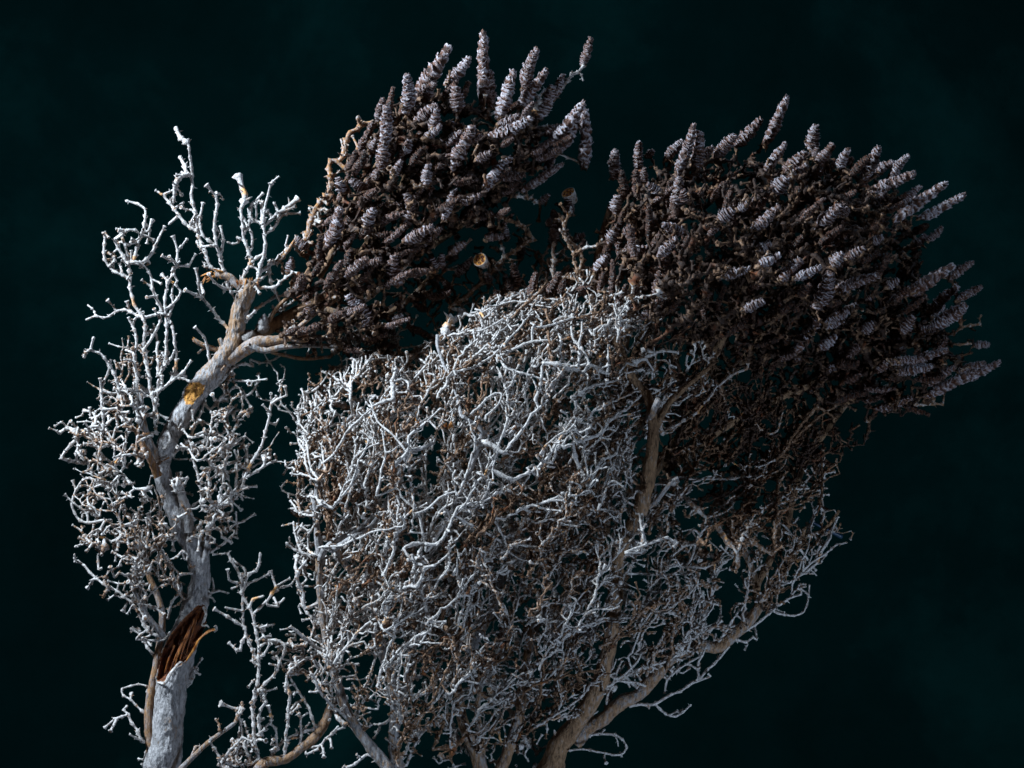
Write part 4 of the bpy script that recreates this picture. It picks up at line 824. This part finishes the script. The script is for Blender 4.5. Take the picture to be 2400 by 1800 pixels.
connect_cones(RB, conesR)
RB.finish(tip=2.35, cap=7.0, spur=.38, spur_len=(9, 24), curl=.5, sprig_len=16)
xy = to2(RB.A); inC = inside(polyRC, *xy)
RB.R = np.where(inC & ~np.array(RB.limb) & (np.array(RB.rad) == 0), RB.R * 1.3, RB.R)

# ================================================================== LOW SIDE BRANCH
low = thing('arched_side_branch', 'short tan branch arching up from the bottom edge beside the thick branch', 'branch', None)
low.location = Vector(P3(600, 1830, 0) * S)
LO = Plant('low')
LO.add_limb(cr('H', [(250, 1760, 38), (300, 1659, 38), (350, 1620, 34), (420, 1612, 30), (490, 1590, 30), (570, 1530, 30), (650, 1470, 33), (715, 1380, 31), (755, 1270, 24), (770, 1200, 16)]), 60, 20, .45, 'limb', .10)
LO.add_limb(cr('B', [(560, 1700, 12), (600, 1659, 12), (650, 1610, 11), (720, 1545, 10), (830, 1465, 8)]), 40, 60, .35, 'limb')
FL = [([(295, 1600), (262, 1470), (258, 1300), (265, 1200), (290, 1080), (295, 980), (290, 880), (270, 750), (250, 650), (200, 560), (180, 480), (180, 420), (130, 340), (88, 270)], 5.2), ([(290, 1000), (265, 900), (210, 810), (195, 700), (190, 600), (195, 540)], 4.6), ([(195, 740), (120, 700), (38, 645)], 4.6), ([(195, 650), (160, 635), (95, 620)], 4.6),
 ([(255, 660), (330, 600), (380, 530), (405, 490), (385, 425)], 4.6), ([(400, 500), (500, 470), (530, 430)], 4), ([(350, 600), (420, 612), (450, 570)], 4), ([(410, 490), (470, 445)], 4), ([(250, 620), (260, 560), (310, 545)], 4.4), ([(190, 500), (230, 400), (290, 370), (300, 285)], 4.8), ([(190, 510), (240, 460), (325, 420)], 4), ([(270, 740), (340, 745), (380, 730)], 4.4), ([(215, 820), (190, 840), (170, 890)], 5), ([(150, 460), (110, 450), (95, 400)], 4), ([(200, 420), (210, 380), (150, 330)], 4), ([(290, 960), (330, 920), (350, 880)], 4.2), ([(290, 970), (250, 965)], 4.2),
 ([(265, 1200), (320, 1130), (390, 1060), (430, 970), (460, 870), (420, 830), (350, 830)], 4.8), ([(430, 970), (380, 910)], 5), ([(300, 1450), (370, 1370), (405, 1430), (400, 1520), (360, 1600)], 4), ([(290, 1450), (300, 1300), (340, 1230)], 5), ([(280, 1480), (320, 1475)], 4), ([(462, 1595), (470, 1450), (490, 1300), (490, 1180), (470, 1100), (490, 1030), (540, 990)], 4.6), ([(655, 1380), (610, 1250), (540, 1150), (500, 1060)], 4.4), ([(560, 1500), (570, 1400), (570, 1310), (600, 1310)], 4), ([(350, 1610), (450, 1490), (560, 1430), (650, 1405), (740, 1350)], 5.5), ([(330, 1150), (300, 1180)], 4), ([(470, 1350), (480, 1310)], 4.4), ([(600, 1530), (680, 1520), (740, 1460), (800, 1400)], 4)]
for pts, r in FL: LO.add_twig(cr('H', pts), r * .85, .16, drift=30)
for pts, r in [([(830, 1468), (850, 1410), (860, 1400)], 4), ([(840, 1405), (800, 1390)], 5), ([(725, 1545), (770, 1620), (830, 1650)], 3.8), ([(840, 1640), (840, 1560), (855, 1470)], 4.4), ([(900, 1640), (870, 1560), (850, 1450)], 4), ([(770, 1640), (800, 1600), (860, 1530), (890, 1540)], 4), ([(930, 1600), (900, 1540), (880, 1500)], 4), ([(640, 1615), (660, 1570)], 4)]: LO.add_twig(cr('B', pts), r, .2, drift=25)
polyLo = cr('H', [(350, 830), (480, 780), (600, 830), (700, 930), (680, 1020), (640, 1060), (560, 1080), (480, 1050), (400, 900)])
polyLo2 = cr('H', [(60, 1659), (130, 1520), (220, 1500), (270, 1600), (230, 1659)])
LO.colonize(sample(polyLo, 90, 50), 16, 120, 17, (0, 0, .1), .4, lambda x, y, p: rng.uniform(.15, .4, len(x)))
LO.colonize(sample(polyLo2, 40, 40), 16, 120, 17, (0, 0, .1), .5, lambda x, y, p: rng.uniform(.15, .45, len(x)))
LO.finish(tip=2.9, cap=6, spur=.32, curl=.6, sprig_len=14)

# ================================================================== BUILD
def project_size(plant, chs):
    v = 0
    for ch in chs:
        P = plant.A[ch]; x, y = to2(P); seen = ((x > 0) & (x < 2400) & (y > 0) & (y < 1800)).mean(); v += len(ch) * seen * (1 + max(0, -P[:, 1].mean()) / 120)
    return v
def build_plant(plant, root, trumpet, maxn=290, amp=.6, label_mass=None, cone_poly=None, spikes=.55):
    groups = {}
    for ch, sp in plant.chains: groups.setdefault(sp, []).append(ch)
    order = sorted(groups, key=lambda g: -project_size(plant, groups[g]))
    keep = order[:maxn]; rest = order[maxn:]
    def emit(chs, nm):
        tb, sb = Tubes(5 if plant is RB else 6), Tubes(3)
        for ch in chs:
            c = plant.A[ch[-1]]; dark = plant.tone[ch[-1]] > .42
            plant.build_chain(tb, sb, ch, trumpet=.45 if dark else trumpet, spikes=spikes * (1.3 if dark else 1), node_amp=1.2 if dark else amp, wig=2.0 if dark else 1.1)
        V, F, t, wd = tb.arrays()
        if sb.n:
            V2, F2, t2, w2 = sb.arrays(); F = np.vstack([F, F2 + len(V)]); V = np.vstack([V, V2]); t = np.concatenate([t, t2]); wd = np.concatenate([wd, w2])
        return link(nm, make_mesh(nm, V, F, t, wd, M_TWIG), root)
    for g in keep: emit(groups[g], 'twig')
    if rest:
        o = emit([c for g in rest for c in groups[g]], 'fine_twigs'); o['kind'] = 'stuff'
        if label_mass: o['label'] = label_mass
wound = cr('B', [(497, 1285), (503, 1200), (528, 1135), (556, 1080), (598, 1028), (640, 985), (668, 957), (698, 955), (709, 1010), (697, 1060), (668, 1110), (632, 1180), (600, 1208), (575, 1225), (552, 1262), (528, 1283)])
knot = cr('A', [(782, 1610), (797, 1560), (818, 1533), (870, 1530), (900, 1550), (893, 1590), (855, 1620), (835, 1655), (795, 1655)])
def carve(V, C, RR, out, tn, wd):
    x, y = to2(V); fr_ = out[:, 1] < .25
    m = inside(wound, x, y) & fr_; e = edge_dist(wound, x, y)
    dep = np.clip(e / 10, 0, 1) ** .7 * 17
    ax = unit(np.array([.42, 0, .9])); pr = np.array([ax[2], 0, -ax[0]])
    s_ = V @ pr; l_ = V @ ax
    q = np.stack([s_ * .12, l_ * .018, l_ * 0], 1); rid = np.abs(vnoise(q, 21)) * 11 + np.abs(vnoise(q * np.array([3.1, 1.4, 1]), 22)) * 7 + np.abs(vnoise(q * np.array([7, 3, 1]), 23)) * 3.5
    cav = np.exp(-(((x - 403) / 20) ** 2 + ((y - 1540) / 42) ** 2)) * 22
    d = np.where(m, dep + rid * np.clip(e / 6, 0, 1) + cav, 0)
    V = V + np.array([0, 1.0, 0]) * d[:, None]
    rim = (~m) & fr_ & (e < 5); V = V + out * (np.where(rim, 2.6 * (1 - e / 5), 0))[:, None]
    wd = np.where(m, .96, wd); tn = np.where(m, .8, tn)
    k = inside(knot, x, y) & fr_; e2 = edge_dist(knot, x, y)
    V = V + np.array([0, 1., 0]) * np.where(k, np.clip(e2 / 4, 0, 1) * 1.5 + np.abs(vnoise(V * .2, 31)) * 4, 0)[:, None]
    wd = np.where(k, .95, wd); tn = np.where(k, .05, tn)
    tn = tn + np.clip((940 - y) / 120, 0, 1) * .30; V = V + out * (vnoise(V * np.array([.5, .5, .16]), 77) * 1.1 + vnoise(V * np.array([.9, .9, .4]), 78) * .6)[:, None]
    # a lip of bark below the wound
    y2 = np.interp(x, [395, 412, 450, 490], [1590, 1602, 1597, 1578]); lip = (y > y2 - 6) & (y < y2 + 2) & fr_ & ~m
    V = V + out * np.where(lip, 2.2, 0)[:, None]
    return V, tn, wd
for i, lb in enumerate(LS.limbs):
    if i == 0: build_limb(left, lb, sides=84, dense=2.6, seed=3, carve=carve, wrinkle=.06, label='thick pale trunk with a torn brown wound and a snapped top')
    else: build_limb(left, lb, sides=16, dense=6, seed=10 + i, label='broken stub with orange exposed wood' if lb[3] == 'broken_stub' and i != 15 else None)
for i, lb in enumerate(RB.limbs):
    big = lb[1].max() > 14
    build_limb(bush, lb, sides=22 if big else 12, dense=4.5 if big else 6, seed=40 + i, wrinkle=.09)
for i, lb in enumerate(LO.limbs): build_limb(low, lb, sides=20, dense=5, seed=90 + i)
build_plant(LS, left, .62, amp=.95, spikes=.8, label_mass='fine pale twiglets crowding the thick branch')
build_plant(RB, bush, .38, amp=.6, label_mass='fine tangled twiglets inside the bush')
build_plant(LO, low, .6, amp=.9, spikes=.8)
for c in conesL: place_cone(left, c[0], c[1], c[2] * .97)
for c in extraL: place_cone(left, c[0], c[1], c[2], (.2, .55))
for c in extraR: place_cone(bush, c[0], c[1], c[2], (.2, .55))
for c in conesR: place_cone(bush, c[0], c[1], c[2] * .97)

# cut cone ends, broken wood, wound details
def at_front(c, x, y, f, d=8): (q,) = cr(c, [(x, y)]); return P3(q[0], q[1], float(f([q[0]], [q[1]])[0]) + d)
cut_disc(bush, at_front('C', 1885, 1112, frontU, 16), (-.40, -.60, .70), 17, 'pale snapped cone end showing its orange seed chambers')
cut_disc(bush, at_front('C', 1312, 1545, frontU, 62), (-.38, -.85, .35), 16.5, 'orange snapped cone end facing forward')
splinters(bush, at_front('F', 948, 945, frontU, 8), (.1, -.5, .8), 9, 10, 14)
splinters(bush, at_front('F', 775, 920, frontU, 4), (.1, -.6, .6), 6, 6, 10)
cut_disc(bush, at_front('F', 350, 250 + 1390, frontU, 2), (.1, -.8, .5), 8, 'tan snapped end low in the pale twigs') if False else None
(q,) = cr('G', [(425, 1600)]); cut_disc(bush, P3(q[0], q[1], 200 + 19), (-.25, -.95, .1), 10, 'round orange scar where a side twig snapped off the stem')
# stub ends
def K(x, y, d): (q,) = cr('K', [(x, y)]); return P3(q[0], q[1], d)
for p, ax, r, n, L in [(K(640, 240, 20), (-.8, -.3, -.35), 8, 9, 26), (K(560, 270, 24), (-.5, -.4, -.8), 6, 4, 24), (K(700, 215, 22), (.2, -.3, -.9), 5, 3, 22), (K(760, 230, 18), (-.7, -.5, .1), 7, 5, 22), (K(1060, 370, 22), (-.1, -.2, 1), 8, 5, 16), (K(1180, 400, 14), (.35, -.1, .9), 11, 10, 26), (K(1130, 340, 20), (.1, -.2, 1), 6, 4, 12), (K(415, 1090, 20), (-.9, -.1, .5), 4, 5, 9), (K(990, 360, 26), (-.2, -.4, .8), 5, 4, 14)]:
    splinters(left, p, ax, r, n, L)
(q,) = cr('B', [(402, 200)]); splinters(left, P3(q[0], q[1], 62), (-.2, 0, 1), 5, 4, 16)
(q,) = cr('X', [(425, 840)]); splinters(left, P3(q[0], q[1], 22), (-.5, -.4, -.7), 11, 7, 16)
def ribbon(root, pts, w0, name, label, mat=M_WOOD, th=1.4, tone=.3):
    P = np.array(pts); pos, tan, rr = catmull(P, np.array(w0, float), (0, .25, .5, .75)); n = len(pos); T = unit(tan)
    side = unit(np.cross(T, np.array([.15, -1, .25]))); nrm = np.cross(side, T); k = 10; a = np.arange(k) * 2 * math.pi / k
    tw = np.linspace(0, .9, n); V = []
    for i in range(n):
        s2 = side[i] * math.cos(tw[i]) + nrm[i] * math.sin(tw[i]); n2 = -side[i] * math.sin(tw[i]) + nrm[i] * math.cos(tw[i])
        for j in a: V.append(pos[i] + s2 * math.cos(j) * rr[i] * rng.uniform(.85, 1.15) + n2 * math.sin(j) * th)
    V = np.array(V); i = (np.arange(n - 1) * k)[:, None]; j = np.arange(k)[None]; j2 = (j + 1) % k
    F = np.stack([i + j, i + j2, i + k + j2, i + k + j], -1).reshape(-1, 4)
    o = link(name, make_mesh(name, V, F, np.clip(tone + vnoise(V * .1, 7) * .2, 0, 1), np.zeros(len(V)), mat), root); o['label'] = label; return o
def Wd(x, y, d): return P3(350 + x / 5.53, 1350 + y / 5.53, d)
ribbon(left, [Wd(455, 1135, 30), Wd(520, 1040, 34), (Wd(590, 930, 38)), Wd(635, 840, 44), Wd(690, 780, 46), Wd(770, 715, 46), Wd(850, 690, 44)], [1, 2.6, 3.6, 2.8, 2.4, 5, 5.5], 'bark_flap', 'curled strip of torn bark at the right edge of the wound', tone=.25)
ribbon(left, [Wd(835, 720, 44), Wd(868, 690, 46), Wd(860, 650, 48), Wd(835, 660, 50)], [3, 3.5, 3, 1], 'bark_flap', 'pale curled tip of the torn bark strip', M_TWIG, 1.6, .1)
ribbon(left, [Wd(700, 400, 30), Wd(735, 480, 34), Wd(715, 560, 38), Wd(690, 640, 38), Wd(740, 640, 44), Wd(775, 670, 46)], [3, 3, 3.5, 3, 3.5, 1], 'bark_flap', 'pale ragged bark rim at the upper right of the wound', M_TWIG, 2.0, .12)
ribbon(left, [Wd(110, 1380, 30), Wd(200, 1390, 46), Wd(260, 1290, 54), (Wd(330, 1190, 56)), Wd(400, 1120, 52), Wd(440, 1130, 44)], [2, 4, 4.5, 3, 3, 1.5], 'bark_flap', 'pale torn lip of bark at the foot of the wound', M_TWIG, 2.0, .15)
ribbon(left, [Wd(485, 1450, 8), Wd(520, 1380, 10), Wd(560, 1280, 12), Wd(570, 1210, 12)], [1.5, 7, 8, 4], 'bark_flap', 'pale papery flake hanging on the right of the trunk', M_TWIG, 1.5, .1)
for (a, b_, w_) in [((330, 1150, 34), (540, 640, 28), 3.2), ((250, 1280, 34), (480, 760, 26), 2.6), ((400, 1080, 34), (590, 560, 26), 3.0), ((200, 1250, 36), (330, 900, 30), 2.4), ((480, 1000, 28), (650, 460, 20), 2.6), ((300, 1200, 32), (440, 820, 24), 2.2)]:
    ribbon(left, [Wd(*a), Wd((a[0] + b_[0]) / 2 - 12, (a[1] + b_[1]) / 2, (a[2] + b_[2]) / 2 + 3), Wd(*b_)], [1.2, w_, .8], 'wood_fibre', 'torn reddish wood fibre inside the wound', M_WOOD, 2.2, .55)
# fluffy cocoon tucked behind the fork
tb = Tubes(16); c0 = K(1290, 1010, -5); c1 = K(1330, 740, 5)
u = np.linspace(0, 1, 14); tb.add(c0 + (c1 - c0) * u[:, None], np.repeat((c1 - c0)[None], 14, 0), np.array([.1, .7, 1, 1.1, 1.15, 1.1, 1, .95, .9, .8, .7, .5, .3, .05]) * 13, .35, 0)
o = link('cocoon', tb.mesh('cocoon', M_FLUFF, .25), left); o['label'] = 'grey woolly cocoon tucked behind the fork'
tb = Tubes(14); c0 = K(1080, 1150, 0); c1 = K(1180, 960, 10)
u = np.linspace(0, 1, 10); tb.add(c0 + (c1 - c0) * u[:, None], np.repeat((c1 - c0)[None], 10, 0), np.array([.1, .7, 1, 1.2, 1.25, 1.15, .95, .7, .4, .05]) * 19, .6, 0)
o = link('bark_gall', tb.mesh('bark_gall', M_FLUFF, .25), left); o['label'] = 'dark lumpy gall in the fork'
# bluish twig end behind the right edge of the bush
tb = Tubes(10); (a,), (b_,) = cr('I', [(1960, 50)]), cr('I', [(2150, 145)]); a = P3(a[0], a[1], -60); b_ = P3(b_[0], b_[1], -70)
u = np.array([0, .3, .6, .9, .99, 1]); tb.add(a + (b_ - a) * u[:, None], np.repeat((b_ - a)[None], 6, 0), np.array([4, 4.5, 5, 5.5, 5, .1]), .3, 0)
o = link('stub_end', tb.mesh('stub_end', M_BLUE), bush); o['label'] = 'bluish blunt twig end behind the right edge'
# peeled papery husks caught in the twigs
def husk(root, p, size, tn=(.05, .5)):
    n, m = 7, 9; V = []; ax = unit(rng.normal(0, 1, 3)); e1 = unit(np.cross(ax, rng.normal(0, 1, 3))); e2 = np.cross(ax, e1); arc = rng.uniform(2.2, 4.8)
    for i in range(n):
        t = i / (n - 1); r = size * (.35 + .45 * math.sin(t * 2.6)) 
        for j in range(m):
            a_ = arc * j / (m - 1); V.append(p + ax * (t - .5) * size * 1.7 + (e1 * math.cos(a_) + e2 * math.sin(a_)) * r * rng.uniform(.88, 1.12))
    nv = len(V); V += [v + rng.normal(0, .3, 3) + unit(v - p) * -1.0 for v in V]
    F = []
    for i in range(n - 1):
        for j in range(m - 1):
            q = i * m + j; F.append((q, q + 1, q + m + 1, q + m)); F.append((nv + q, nv + q + m, nv + q + m + 1, nv + q + 1))
    bd = [j for j in range(m)] + [i * m + m - 1 for i in range(1, n)] + [(n - 1) * m + j for j in range(m - 2, -1, -1)] + [i * m for i in range(n - 2, 0, -1)]
    for q in range(len(bd)):
        a_, c_ = bd[q], bd[(q + 1) % len(bd)]; F.append((a_, nv + a_, nv + c_, c_))
    o = link('husk', make_mesh('husk', np.array(V), F, np.full(2 * nv, rng.uniform(*tn)), None, M_TWIG), root)
hp = sample(polyU, 230, 300, lambda x, y: np.where(x < 1500, 1, .5), sheet=1.0, base=10)
for p in hp: husk(bush, p, rng.uniform(4, 11), (.5, .95) if inside(polyRC, *[np.array([float(v)]) for v in to2(p)])[0] else (.1, .55))
hp = sample(polyL, 26, 100, None, sheet=1.0, base=10)
for p in hp: husk(left, p, rng.uniform(5, 9))
hp = sample(polyLC, 45, 120, None, sheet=1.0, base=10)
for p in hp: husk(left, p, rng.uniform(6, 11), (.5, .95))
